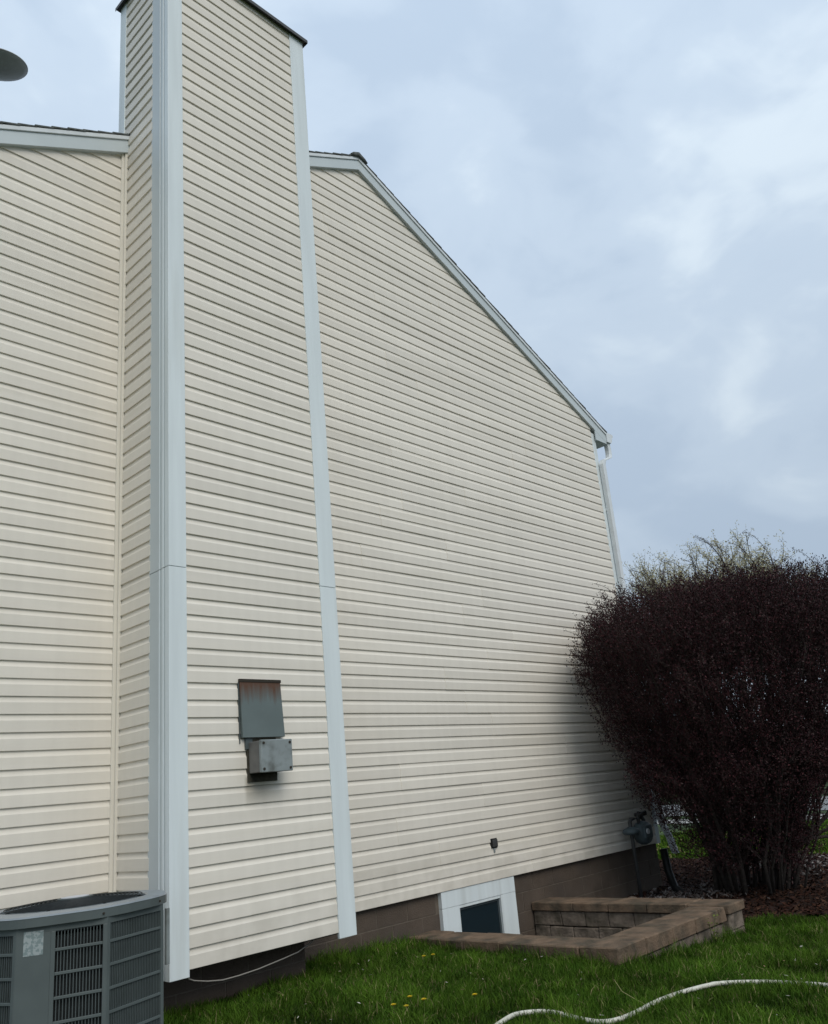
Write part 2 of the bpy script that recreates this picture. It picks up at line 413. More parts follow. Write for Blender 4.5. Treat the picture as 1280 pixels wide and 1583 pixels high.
def course(x, y, z, L, parent, ang=0.0, variants=1):
    key = (round(L, 2), ang, random.randrange(variants))
    if key not in cache:
        me = course_mesh(L, seedy=random.random()*6)
        a = me.attributes.get('sharp_edge') or me.attributes.new('sharp_edge', 'BOOLEAN', 'EDGE')
        vs = me.vertices; vals = []
        for e_ in me.edges:
            p0, p1 = vs[e_.vertices[0]].co, vs[e_.vertices[1]].co
            j0 = e_.vertices[0] % 10; j1 = e_.vertices[1] % 10
            vals.append(j0 == j1 and j0 in (0, 1, 2, 3, 4, 8, 9) or j0 != j1)
        a.data.foreach_set('value', vals)
        cache[key] = me
    o = bpy.data.objects.new('siding_course', cache[key]); col.objects.link(o)
    o.parent = parent; o.matrix_parent_inverse = parent.matrix_world.inverted()
    o.location = (x, y, z); o.rotation_euler = (random.uniform(-0.008, 0.008), 0, ang)
    return o
# left and right of the chase
def rake_bottom(x): return roof_top(x) - 0.20
k = 0; z = ZB
while z < RZ - 0.15:
    # left piece from XL corner to the chase, following the rake
    zz = z
    xl = XL + 0.10
    if rake_bottom(xl) < zz: xl = RX - (RZ-0.20-zz)/SL
    xr_ = CX0 - 0.002
    if xl < xr_ - 0.05: course(xl, YW, z, xr_-xl, wall)
    xa = CX1 + 0.002; xb = XR - 0.10
    if rake_bottom(xb) < zz: xb = RX + (RZ-0.20-zz)/SR
    if rake_bottom(xa) < zz: xa = RX - (RZ-0.20-zz)/SL
    if xb > xa + 0.05:
        pair = k//2
        r_ = random.Random(pair*13+5)
        if xb-xa > 3.4:
            sm = xa + (xb-xa)*r_.uniform(0.2, 0.75)
            if pair == 22: sm = 6.91
            if pair == 13: sm = 5.78
            o1 = course(xa, YW, z, sm-xa+0.02, wall); o2 = course(sm, YW-0.0028, z, xb-sm, wall)
        else: course(xa, YW, z, xb-xa, wall)
    z += S; k += 1
# eave side wall of the house: courses facing +x
eave = MB().box((XR-0.03, gy, ZB+0.01), (XR-0.012, 15.99, 5.0)).build('side_wall', M['backer'], house)
z = ZB
while z < 4.9:
    course(XR-0.012, 6.40, z, 9.5, eave, ang=math.pi/2); z += S

side2 = MB().box((XL+0.012, gy, ZB+0.01), (XL+0.03, 15.99, 5.15)).build('side_wall', M['backer'], house)
z = ZB
while z < 5.0:
    course(XL+0.012, 15.9, z, 9.5, side2, ang=-math.pi/2); z += S
MB().box((XL-0.004, YW-0.020, ZB-0.01), (XL+0.105, YW+0.004, 5.10)).build('corner_board', M['trim'], wall, bevel=0.003)
MB().box((XL-0.008, YW+0.0045, ZB-0.01), (XL+0.010, YW+0.11, 5.10)).build('corner_board', M['trim'], wall, bevel=0.003)

# chimney chase
ch_back = 6.40
CT = 7.99
chase = MB().box((CX0+0.012, YC+0.012, ZB+0.01), (CX1-0.012, ch_back-0.01, CT-0.02)).build('chimney_chase', M['backer'], house)
FL, FR = CX0+0.135, CX1-0.165
z = ZB
while z < CT-0.02:
    course(FL-0.004, YC+0.012, z, FR-FL+0.008, chase)
    course(CX0+0.012, YW-0.03 if z < 6.2 else ch_back-0.09, z, (YW-0.03 if z < 6.2 else ch_back-0.09)-(YC+0.27), chase, ang=-math.pi/2)
    course(CX1-0.012, YC+0.12, z, (YW-0.002 if z < 6.9 else ch_back-0.1)-(YC+0.12), chase, ang=math.pi/2)
    z += S
# corner boards (two lengths with a joint)
def cboard(parent, a, b, m=M['trim'], bev=0.003, name='corner_board'): return MB().box(a, b).build(name, m, parent, bevel=bev)
SEAM = 1.80
for z0, z1 in ((ZB-0.045, SEAM-0.002), (SEAM+0.002, CT-0.005)):
    cboard(chase, (CX0-0.012, YC-0.016, z0), (FL, YC+0.010, z1))
    cboard(chase, (FR, YC-0.016, z0), (CX1+0.012, YC+0.010, z1))
    cboard(chase, (CX0-0.012, YC+0.0102, z0), (CX0+0.008, YC+0.040, z1))
    cboard(chase, (CX0-0.009, YC+0.0405, z0), (CX0+0.008, YC+0.062, z1), m=M['fascia'])
    cboard(chase, (CX0-0.014, YC+0.0625, z0), (CX0+0.008, YC+0.085, z1))
    cboard(chase, (CX0-0.008, YC+0.0855, z0), (CX0+0.008, YC+0.120, z1), m=M['fascia'])
    cboard(chase, (CX0-0.014, YC+0.1205, z0), (CX0+0.008, YC+0.128, z1))
    cboard(chase, (CX0-0.006, YC+0.1285, z0), (CX0+0.008, YC+0.285, z1), m=M['fascia'])
    cboard(chase, (CX1-0.008, YC+0.0102, z0), (CX1+0.014, YC+0.125, z1))
cboard(chase, (CX0-0.014, ch_back-0.105, 6.15), (CX0+0.008, ch_back+0.01, CT-0.005))
cboard(chase, (CX1-0.008, ch_back-0.105, 6.9), (CX1+0.014, ch_back+0.01, CT-0.005))
# cream inside corner post
cboard(wall, (CX0-0.052, YW-0.030, ZB-0.005), (CX0+0.001, YW+0.008, 6.17), m=M['cream'], name='inside_corner_post')
cboard(wall, (CX0-0.026, YW-0.048, ZB-0.005), (CX0+0.0015, YW-0.031, 6.17), m=M['cream'], name='inside_corner_post')
# chase top flashing
fl = MB(); fl.box((CX0-0.05, YC-0.055, CT-0.005), (CX1+0.05, ch_back+0.05, CT+0.012)); fl.box((CX0-0.052, YC-0.058, CT-0.03), (CX1+0.052, YC-0.0555, CT+0.010))
fl.box((CX0-0.053, YC-0.054, CT-0.03), (CX0-0.0505, ch_back+0.05, CT+0.010)); fl.box((CX1+0.0505, YC-0.054, CT-0.03), (CX1+0.053, ch_back+0.05, CT+0.010))
fl.build('cap_flashing', M['pipe'], chase)
# underside of the overhanging chase, recessed foundation below
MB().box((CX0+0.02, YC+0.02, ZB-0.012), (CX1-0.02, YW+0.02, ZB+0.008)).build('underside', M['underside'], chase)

# foundation with single blocks
BH = 0.20
found = MB().box((XL+0.08, 6.320, -2.35), (XR-0.03, 15.95, ZB+0.012)).build('foundation', M['mortar'], house)
def block(parent, a, b, m, name='block', bev=0.0015, jit=0.0):
    j = lambda: random.uniform(-jit, jit)
    return MB().box((a[0], a[1]+j(), a[2]), (b[0], b[1], b[2])).build(name, m, parent, bevel=bev)
top = ZB - 0.002
for r_ in range(6):
    z1 = top - r_*BH; z0 = z1 - BH + 0.010
    x = XL+0.1 - (0.2 if r_ % 2 else 0)
    while x < XR-0.05:
        a, b_ = max(x, XL+0.1), min(x+0.39, XR-0.04); x += 0.40
        if b_-a < 0.04: continue
        # leave the basement window open
        zc = (z0+z1)/2
        if zc > -1.62 and a < 7.72 and b_ > 6.54:
            if a < 6.54 - 0.05: block(found, (a, 6.3165, z0), (6.535, 6.33, z1), M['block'], jit=0.0015)
            if b_ > 7.72 + 0.05: block(found, (7.725, 6.3165, z0), (b_, 6.33, z1), M['block'], jit=0.0015)
            continue
        if z1 < g((a+b_)/2, 6.2)-0.1 and not (6.0 < a < 8.4): continue
        block(found, (a, 6.3165, z0), (b_, 6.33, z1), M['block'], jit=0.0015)
# recessed chase foundation
cf = MB().box((3.22, 5.912, -2.0), (4.53, 6.30, ZB-0.014)).build('chase_foundation', M['mortar'], house)
for r_ in range(3):
    z1 = top - 0.014 - r_*BH; z0 = z1-BH+0.010; x = 3.21 - (0.2 if r_ % 2 else 0)
    while x < 4.52:
        a, b_ = max(x, 3.215), min(x+0.39, 4.535); x += 0.40
        if b_-a > 0.04: block(cf, (a, 5.908, z0), (b_, 5.915, z1), M['block'], jit=0.001)
    for a in (5.91, 6.11): block(cf, (3.212, a, z0), (3.222, a+0.19, z1), M['block'])
    for a in (5.91, 6.11): block(cf, (4.528, a, z0), (4.538, a+0.19, z1), M['block'])

# roof
YR = 6.222                 # face of the rake boards
XE = 11.28; XEL = RX-(XE-RX)*SR/SL
def slab(side, y0, y1, o0, o1, x_in, x_out, b=None):
    # slab following the roof slope between vertical offsets o0<o1 below/above the top line
    b = b or MB()
    a, c = (x_in, x_out) if x_in < x_out else (x_out, x_in)
    za, zc = roof_top(a), roof_top(c)
    b.hexa([(a, y0, za+o0), (c, y0, zc+o0), (c, y1, zc+o0), (a, y1, za+o0), (a, y0, za+o1), (c, y0, zc+o1), (c, y1, zc+o1), (a, y1, za+o1)])
    return b
rf = MB()
slab(1, YR+0.02, 16.2, -0.20, -0.030, RX, XE, rf); slab(0, YR+0.02, 16.2, -0.20, -0.030, XEL, RX, rf)
roof = rf.build('roof', M['backer'], house)
# shingle courses overlapping down each slope; only the first metres from the rake are seen
for side in (1, 0):
    n = 36
    for i in range(n):
        t0, t1 = i/n, (i+1.15)/n
        if side: a, c = RX+(XE+0.03-RX)*t0, RX+(XE+0.03-RX)*min(t1, 1.0)
        else: a, c = RX-(RX-XEL+0.03)*t0, RX-(RX-XEL+0.03)*min(t1, 1.0)
        b = MB(); za, zc = roof_top(a), roof_top(c); y0, y1 = YR-0.02+random.uniform(-.004, .004), 16.2
        lo, hi = (-0.028, -0.014); 
        P8 = [(a, y0, za+lo), (c, y0, zc+lo+0.012), (c, y1, zc+lo+0.012), (a, y1, za+lo), (a, y0, za+hi), (c, y0, zc+hi+0.012), (c, y1, zc+hi+0.012), (a, y1, za+hi)]
        if not side: P8 = [P8[1], P8[0], P8[3], P8[2], P8[5], P8[4], P8[7], P8[6]]
        b.hexa(P8).build('shingle', M['shingle'], roof)
b = MB(); b.tube([(RX, YR-0.035, RZ-0.006), (RX, 16.2, RZ-0.006)], 0.035, 8); 
for v_ in range(len(b.v)):
    x_, y_, z_ = b.v[v_]; b.v[v_] = (RX+(x_-RX)*4.0, y_, z_ - abs(x_-RX)*4*0.40)
b.build('ridge_cap', M['shingle'], roof, smooth=True)
slab(1, YR, YR+0.019, -0.215, -0.075, RX-0.0, XE, ).build('rake_board', M['fascia'], roof, bevel=0.003)
slab(0, YR, YR+0.019, -0.215, -0.075, XEL, RX).build('rake_board', M['fascia'], roof, bevel=0.003)
slab(1, YR-0.014, YR+0.018, -0.073, -0.029, RX, XE+0.01).build('drip_trim', M['gutter'], roof, bevel=0.003)
slab(0, YR-0.014, YR+0.018, -0.073, -0.029, XEL-0.01, RX).build('drip_trim', M['gutter'], roof, bevel=0.003)
slab(1, YR+0.0195, YW+0.05, -0.214, -0.2005, RX, XE-0.01).build('soffit', M['fascia'], roof)
slab(0, YR+0.0195, YW+0.05, -0.214, -0.2005, XEL+0.01, RX).build('soffit', M['fascia'], roof)
# eave box end and right corner board
zE = roof_top(XR)
poly_xz([(XR-0.03, roof_top(XR-0.03)-0.216), (XE-0.002, roof_top(XE)-0.216), (XE-0.002, roof_top(XE)-0.232), (XR-0.03, roof_top(XE)-0.232)], YR+0.001, YR+0.018).build('eave_return', M['fascia'], roof)
MB().box((XR+0.002, YR+0.02, roof_top(XE)-0.234), (XE-0.001, 16.1, roof_top(XE)-0.218)).build('eave_soffit', M['fascia'], roof)
MB().box((XE-0.022, YR+0.02, roof_top(XE)-0.217), (XE-0.001, 16.1, roof_top(XE)-0.04)).build('eave_board', M['fascia'], roof)
for (a, b2) in (((XR-0.105, YW-0.020, ZB-0.01), (XR+0.004, YW+0.004, roof_top(XR)-0.25)), ((XR-0.010, YW+0.0045, ZB-0.01), (XR+0.008, YW+0.11, 5.0))):
    MB().box(a, b2).build('corner_board', M['trim'], wall, bevel=0.003)
# gutter with end cap, then its downspout
gt = MB(); prof = [(0, 0), (0.075, 0), (0.095, 0.03), (0.10, 0.06), (0.125, 0.085), (0.125, 0.115), (0.118, 0.115), (0.118, 0.088), (0.09, 0.062), (0.088, 0.034), (0.07, 0.008), (0.006, 0.008), (0.006, 0.115), (0, 0.115)]
gz0 = roof_top(XE)-0.155; k_ = len(prof)
for y in (YR-0.01, 16.0): gt.v += [(XE+0.003+a*1.6, y, gz0+c*1.45-0.04) for a, c in prof]
for i in range(k_): gt.f.append((i, k_+i, k_+(i+1) % k_, (i+1) % k_))
gutter = gt.build('gutter', M['gutter'], house)
poly_xz([(XE+0.003+a*1.6, gz0+c*1.45-0.04) for a, c in prof[:6]] + [(XE+0.003, gz0+0.115*1.45-0.04)], YR-0.014, YR-0.0102).build('end_cap', M['gutter'], gutter)
def rect_tube(pts, w, d, ridges=True):
    # rectangular downspout following points; w along x, d along y
    b = MB(); n = len(pts)
    for i, p in enumerate(pts):
        p = Vector(p); b.v += [(p.x-w/2, p.y-d/2, p.z), (p.x-w/6, p.y-d/2-0.004, p.z), (p.x+w/6, p.y-d/2-0.004, p.z), (p.x+w/2, p.y-d/2, p.z), (p.x+w/2, p.y+d/2, p.z), (p.x-w/2, p.y+d/2, p.z)]
    for i in range(n-1):
        for j in range(6): b.f.append((i*6+j, i*6+(j+1) % 6, (i+1)*6+(j+1) % 6, (i+1)*6+j))
    b.f += [tuple(reversed(range(6))), tuple(range((n-1)*6, n*6))]
    return b
dsx = 11.015; dsy = YW-0.068
ds = rect_tube([(XE+0.085, YR+0.05, gz0-0.042), (XE+0.095, YR+0.05, gz0-0.17), (XE+0.08, YR+0.045, gz0-0.24), (XE+0.02, YR+0.02, gz0-0.31), (dsx+0.04, dsy, gz0-0.42), (dsx, dsy, gz0-0.50), (dsx, dsy, -0.62)], 0.085, 0.07).build('downspout', M['gutter'], house, bevel=0.002)
for zz in (3.9, 1.6): MB().box((dsx-0.042, dsy-0.036, zz), (dsx+0.042, YW-0.015, zz+0.035)).build('strap', M['gutter'], ds)
rect_tube([(dsx, dsy, -0.621), (dsx-0.02, dsy-0.02, -0.70), (dsx-0.12, dsy-0.16, -0.90), (dsx-0.20, dsy-0.26, -1.10)], 0.08, 0.07).build('elbow', M['gutter'], ds, bevel=0.003)

# basement window
win = MB().box((6.54, 6.272, ZB-0.16), (7.72, 6.33, ZB-0.003)).build('basement_window', M['trim'], house, bevel=0.002)
MB().box((6.54, 6.274, -1.72), (6.80, 6.33, ZB-0.162)).build('side_trim', M['trim'], win, bevel=0.002)
MB().box((7.462, 6.274, -1.72), (7.72, 6.33, ZB-0.162)).build('side_trim', M['trim'], win, bevel=0.002)
MB().box((6.802, 6.278, ZB-0.19), (7.46, 6.33, ZB-0.1615)).build('head_trim', M['trim'], win, bevel=0.002)
MB().box((6.802, 6.276, -1.72), (7.46, 6.33, -1.62)).build('sill', M['trim'], win, bevel=0.003)
fr = MB(); fr.box((6.803, 6.300, -1.619), (6.828, 6.335, ZB-0.191)).box((7.434, 6.300, -1.619), (7.459, 6.335, ZB-0.191)).box((6.829, 6.301, ZB-0.215), (7.433, 6.335, ZB-0.1912)).box((6.829, 6.301, -1.619), (7.433, 6.335, -1.585))
fr.build('frame', mat('window_frame_dark', (0.05, 0.065, 0.07), 0.5), win)
MB().box((6.829, 6.309, -1.584), (7.433, 6.313, ZB-0.216)).build('pane', M['glass'], win)

# ================================================================== vent hood and electrical box on the chase
vent = empty('flue_cover', (3.89, YC, 0.5), 'grey metal cover plate with rust streaked top on the chimney chase', 'vent cover')
b = MB()   # wedge: top at the wall, lower edge proud
x0, x1, zt, zb = 3.70, 4.09, 0.965, 0.525
b.hexa([(x0+0.005, YC-0.045, zb), (x1, YC-0.045, zb), (x1, YC-0.008, zb), (x0+0.005, YC-0.008, zb),
        (x0, YC-0.024, zt), (x1-0.012, YC-0.024, zt), (x1-0.012, YC-0.008, zt), (x0, YC-0.008, zt)])
b.build('cover_plate', M['rust'], vent, bevel=0.002)
MB().box((x0-0.004, YC-0.030, zt-0.018), (x1-0.008, YC-0.008, zt+0.004)).build('top_flange', M['screw'], vent)
MB().box((x0-0.008, YC-0.016, zb-0.04), (x0-0.001, YC+0.0, zt-0.02)).build('side_flange', M['fin'], vent)
bx_ = empty('electrical_box', (3.9, YC, 0.37), 'square grey box with corner screws on the chimney chase under the rusty plate', 'electrical box')
MB().box((3.755, YC-0.020, 0.200), (4.020, YC+0.004, 0.520)).build('backplate', mat('dark_backplate', (0.045, 0.04, 0.028), 0.8, var=0.4, vscale=18), bx_)  # dark, mottled brown plate drawn for the recess behind the box
MB().box((3.738, YC-0.026, 0.44), (3.80, YC-0.003, 0.522)).build('bracket', M['fin'], bx_, bevel=0.002)
MB().box((3.765, YC-0.155, 0.262), (4.045, YC-0.021, 0.490)).build('housing', mat('box_side', (0.15, 0.145, 0.135), 0.5, var=0.15, vscale=14), bx_, bevel=0.006)
MB().box((3.762, YC-0.185, 0.258), (4.048, YC-0.156, 0.494)).build('cover', M['boxgrey'], bx_, bevel=0.006)
for sx_ in (3.785, 4.025):
    for sz_ in (0.282, 0.470): MB().cyl((sx_, YC-0.190, sz_), (sx_, YC-0.180, sz_), 0.010, 12).build('screw', M['screw'], bx_)

so_ = empty('wall_outlet', (7.43, YW, -0.6), 'tiny black weathered outlet box low on the cream siding above the basement window', 'outlet')
MB().box((7.375, YW-0.034, -0.648), (7.475, YW-0.004, -0.548)).build('housing', M['black'], so_, bevel=0.004)
MB().box((7.385, YW-0.050, -0.636), (7.465, YW-0.035, -0.560)).build('flap', M['pipe'], so_, bevel=0.004)
MB().cyl((7.42, YW-0.026, -0.690), (7.42, YW-0.026, -0.6485), 0.012, 10).build('conduit', M['boxgrey'], so_)

# cable hanging from the chase
pts = [(3.26, 5.495, -1.012), (3.285, 5.55, -1.030), (3.33, 5.55, -1.051), (3.43, 5.55, -1.076), (3.55, 5.552, -1.094), (3.68, 5.555, -1.094), (3.85, 5.56, -1.086), (4.07, 5.57, -1.064), (4.23, 5.59, -1.048), (4.38, 5.62, -1.01), (4.45, 5.64, -0.985)]
tag(MB().tube(pts, 0.0045, 6).build('cable', M['cable'], smooth=True), 'thin pale cable sagging under the bottom edge of the chimney chase', 'cable')

# ================================================================== satellite dish
dish = empty('satellite_dish', (2.02, 6.75, 5.65), 'grey satellite dish on the roof slope left of the chimney chase', 'satellite dish')
dc = Vector((2.10, 6.75, 6.75)); dn = Vector((-0.127, -0.204, 0.971)).normalized()
a_ = dn.cross(Vector((1, 0.3, 0))).normalized(); b_ = dn.cross(a_)
d = MB(); nr, ns = 7, 40
for sgn, off in ((1, 0.0), (1, 0.006)):
    for i in range(nr):
        rr_ = 0.275*(i/(nr-1))
        for j in range(ns):
            t = 2*math.pi*j/ns
            d.v.append(tuple(dc + a_*(rr_*math.cos(t)) + b_*(rr_*math.sin(t)*0.92) + dn*(rr_*rr_*0.85 - off)))
for q in (0, 1):
    o_ = q*nr*ns
    for i in range(nr-1):
        for j in range(ns): 
            f_ = (o_+i*ns+j, o_+i*ns+(j+1) % ns, o_+(i+1)*ns+(j+1) % ns, o_+(i+1)*ns+j)
            d.f.append(f_ if q == 0 else tuple(reversed(f_)))
for j in range(ns): d.f.append(((nr-1)*ns+j, (nr-1)*ns+(j+1) % ns, nr*ns+(nr-1)*ns+(j+1) % ns, nr*ns+(nr-1)*ns+j))
d.build('reflector', M['dish'], dish, smooth=True)
MB().tube([(2.02, 6.75, roof_top(2.02)-0.05), (2.02, 6.75, 6.35), tuple(dc - dn*0.04)], 0.022, 10).build('mast', M['pipe'], dish, smooth=True)
MB().tube([tuple(dc - dn*0.03), tuple(dc + b_*0.36 - dn*0.02), tuple(dc + b_*0.42 + dn*0.30)], 0.012, 8).build('feed_arm', M['pipe'], dish)
MB().cyl(tuple(dc + b_*0.42 + dn*0.27), tuple(dc + b_*0.36 + dn*0.36), 0.035, 12).build('receiver', M['boxgrey'], dish)

# ================================================================== window well wall
well = empty('well_wall', (7.2, 5.1, -1.5), 'low U shaped brown stone retaining wall around the basement window well', 'retaining wall')
def stone(a, b, m, name, rough=0.006, parent=well, sub=3):
    # a block with an uneven, hand split surface
    me = MB().box(a, b).mesh(name, m)
    import bmesh
    bm = bmesh.new(); bm.from_mesh(me)
    bmesh.ops.bevel(bm, geom=bm.edges[:], offset=0.009, segments=1, affect='EDGES')
    bmesh.ops.subdivide_edges(bm, edges=[e_ for e_ in bm.edges if e_.calc_length() > 0.06], cuts=sub, use_grid_fill=True)
    for v_ in bm.verts:
        p = v_.co; s_ = Vector((mnoise.noise(p*14), mnoise.noise(p*14+Vector((7, 3, 1))), mnoise.noise(p*14+Vector((1, 9, 4)))*0.5))
        v_.co = p + s_*rough
    bm.to_mesh(me); bm.free()
    return link(name, me, parent)
ZT = -1.300; CH = 0.125
def run(axis_, lo, hi, fixed0, fixed1, z0, z1, length, m, name, rough, off=0.0):
    p = lo - off
    while p < hi - 0.02:
        q = p + length*random.uniform(0.94, 1.06); q = hi if hi - q < 0.12 else q
        a, b2 = max(p, lo)+0.003, min(q, hi)-0.003; p = q
        if b2-a < 0.03: continue
        j1, j2 = random.uniform(-.006, .006), random.uniform(-.004, .004)
        if axis_ == 'y': stone((fixed0+j1, a, z0), (fixed1+j1, b2, z1+j2), m, name, rough)
        else: stone((a, fixed0+j1, z0), (b2, fixed1+j1, z1+j2), m, name, rough)
run('y', WY0+CW+0.002, WY1-0.004, WX0, WX0+CW, ZT-CH, ZT, 0.42, M['stone'], 'cap_stone', 0.006)
run('x', WX0, WX1-CW-0.03, WY0, WY0+CW, ZT-CH, ZT+0.0, 0.45, M['stone'], 'cap_stone', 0.006)
run('y', WY0-0.02, WY1-0.004, WX1-CW+0.0, WX1, ZT-0.075, ZT+0.012, 0.46, M['stone'], 'cap_stone', 0.006)
for c_ in range(4):
    z1 = ZT-CH-0.006-c_*0.15; z0 = z1-0.144; o = 0.15 if c_ % 2 == 0 else 0
    run('y', WY0+0.30, WY1-0.004, WX0+0.025, WX0+0.30, z0, z1, 0.30, M['stone_face'], 'block', 0.009, o)
    run('x', WX0+0.025, WX1-CW-0.05, WY0+0.022, WY0+0.295, z0, z1, 0.30, M['stone_face'], 'block', 0.010, o)
    run('y', WY0+0.0, WY1-0.004, WX1-CW+0.02, WX1-0.03, z0+0.05, z1+0.05, 0.30, M['stone_face'], 'block', 0.009, o)

# ================================================================== air conditioner
AC = empty('air_conditioner', (2.32, 5.13, -1.28), 'grey outdoor air conditioner with louvred sides and round fan top beside the chimney chase', 'air conditioner')
LP = [(1.88, 4.83), (2.02, 4.735), (2.275, 4.625), (2.69, 4.78), (2.84, 5.10), (2.79, 5.43), (2.50, 5.63), (2.20, 5.60), (1.90, 5.37), (1.79, 5.08)]
cxy = Vector((2.32, 5.13)); ZTOP = -0.412; ZBOT = -1.22
def inset(poly, d_):
    n = len(poly); o = []
    for i in range(n):
        p0, p1, p2 = Vector(poly[i-1]), Vector(poly[i]), Vector(poly[(i+1) % n])
        e1 = (p1-p0).normalized(); e2 = (p2-p1).normalized()
        n1_ = Vector((-e1.y, e1.x)); n2_ = Vector((-e2.y, e2.x)); nb = (n1_+n2_).normalized()
        o.append(tuple(p1 + nb*(d_/max(0.4, nb.dot(n1_)))))
    return o
# round the lid outline
def smooth_poly(poly, it=2):
    for _ in range(it):
        o = []
        for i in range(len(poly)):
            p, q = Vector(poly[i]), Vector(poly[(i+1) % len(poly)])
            o += [tuple(p*0.8+q*0.2), tuple(p*0.2+q*0.8)]
        poly = o
    return poly
lidp = smooth_poly(inset(LP, -0.016), 2); NL = len(lidp)
lid = MB(); R0 = 0.385
ang = [math.atan2(y-cxy.y, x-cxy.x) for x, y in lidp]
for (x, y) in lidp: lid.v.append((x, y, ZTOP-0.052))
for (x, y) in lidp: lid.v.append((x, y, ZTOP-0.008))
for (x, y) in inset(lidp, 0.008): lid.v.append((x, y, ZTOP))
for t in ang: lid.v.append((cxy.x+(R0+0.012)*math.cos(t), cxy.y+(R0+0.012)*math.sin(t), ZTOP+0.006))
for t in ang: lid.v.append((cxy.x+R0*math.cos(t), cxy.y+R0*math.sin(t), ZTOP))
for t in ang: lid.v.append((cxy.x+R0*math.cos(t), cxy.y+R0*math.sin(t), ZTOP-0.10))
for L_ in range(1, 5):
    for j in range(NL): lid.f.append((L_*NL+j, L_*NL+(j+1) % NL, (L_+1)*NL+(j+1) % NL, (L_+1)*NL+j))
lidm = lid.build('lid', M['rim_metal'], AC)
sk = MB(); sk.v = [(x, y, ZTOP-0.052) for x, y in inset(lidp, 0.002)] + [(x, y, ZTOP-0.0085) for x, y in inset(lidp, 0.002)]
sk.f = [(j, (j+1) % NL, NL+(j+1) % NL, NL+j) for j in range(NL)]
sk.build('lid_skirt', M['grey_metal'], AC)
for i_ in (1, 2, 3, 4): 
    w_ = Vector(lidp[(i_*4+2) % NL]); MB().cyl((w_.x, w_.y-0.004, ZTOP-0.032), (w_.x, w_.y+0.004, ZTOP-0.032), 0.006, 8).build('screw', M['screw'], AC)
# body: solid inner dark coil, posts, rails, fins
body = inset(LP, 0.012)
MB().prism(inset(LP, 0.045), ZBOT, ZTOP-0.11).build('coil', M['dark_metal'], AC)
MB().prism(inset(LP, 0.004), ZBOT-0.04, ZBOT+0.03).build('base_pan', M['grey_metal'], AC)
MB().prism(body, ZTOP-0.085, ZTOP-0.0525).build('top_band', M['grey_metal'], AC)
n_ = len(body)
def panel_frame(i):
    p, q = Vector(body[i]), Vector(body[(i+1) % n_]); L_ = (q-p).length; e_ = (q-p)/L_; nrm = Vector((-e_.y, e_.x))   # inward
    return p, q, L_, e_, nrm
def pbox(i, s0, s1, z0, z1, d0, d1, b=None):
    p, q, L_, e_, nrm = panel_frame(i); b = b or MB()
    def P3(s_, dd, z_): w = p + e_*s_ + nrm*dd; return (w.x, w.y, z_)
    b.hexa([P3(s0, d0, z0), P3(s1, d0, z0), P3(s1, d1, z0), P3(s0, d1, z0), P3(s0, d0, z1), P3(s1, d0, z1), P3(s1, d1, z1), P3(s0, d1, z1)])
    return b
for i in range(n_):
    p, q, L_, e_, nrm = panel_frame(i)
    if i == 0:
        pbox(i, 0, L_, ZBOT+0.03, ZTOP-0.0855, 0.0, 0.02).build('corner_panel', M['grey_metal'], AC, bevel=0.002)
        lb = pbox(i, 0.035, L_-0.035, -0.600, -0.485, -0.0015, -0.0002).build('sticker', M['sticker'], AC)
        continue
    pw = 0.022
    pbox(i, 0, pw, ZBOT+0.03, ZTOP-0.0855, -0.001, 0.02).build('post', M['grey_metal'], AC, bevel=0.002)
    pbox(i, L_-pw, L_, ZBOT+0.03, ZTOP-0.0855, -0.001, 0.02).build('post', M['grey_metal'], AC, bevel=0.002)
    zz = ZTOP-0.062
    kk = 0
    while zz > ZBOT+0.05:
        if kk: pbox(i, pw, L_-pw, zz-0.007, zz+0.007, 0.001, 0.014).build('rail', M['grey_metal'], AC, bevel=0.0015)
        zz -= 0.113; kk += 1
    fb = MB(); s_ = pw+0.010
    while s_ < L_-pw-0.004:
        pbox(i, s_, s_+0.0045, ZBOT+0.031, ZTOP-0.086, 0.006, 0.013, fb); s_ += 0.0155 if i != 2 else 0.0125
    f_ = fb.build('louver_fins', M['fin'] , AC); f_['kind'] = 'stuff'
# fan guard
gd = MB()
for r_ in np.arange(0.10, 0.385, 0.022):
    pts = [(cxy.x+r_*math.cos(t), cxy.y+r_*math.sin(t), ZTOP+0.008+0.022*(1-(r_/0.385)**2)) for t in np.linspace(0, 2*math.pi, 33)]
    gd.tube(pts, 0.0028, 5, caps=False)
for t in np.linspace(0, 2*math.pi, 9)[:-1]:
    gd.tube([(cxy.x+r_*math.cos(t), cxy.y+r_*math.sin(t), ZTOP+0.004+0.022*(1-(r_/0.385)**2)) for r_ in (0.08, 0.2, 0.3, 0.388)], 0.0035, 5)
gdo = gd.build('fan_guard', M['dark_metal'], AC); gdo['kind'] = 'stuff'
MB().cyl((cxy.x, cxy.y, ZTOP+0.020), (cxy.x, cxy.y, ZTOP+0.036), 0.095, 28).build('motor_cap', M['grey_metal'], AC)
MB().cyl((cxy.x, cxy.y, ZTOP+0.0362), (cxy.x, cxy.y, ZTOP+0.0385), 0.075, 28).build('badge', mat('badge_silver', (0.5, 0.52, 0.55), 0.3), AC)
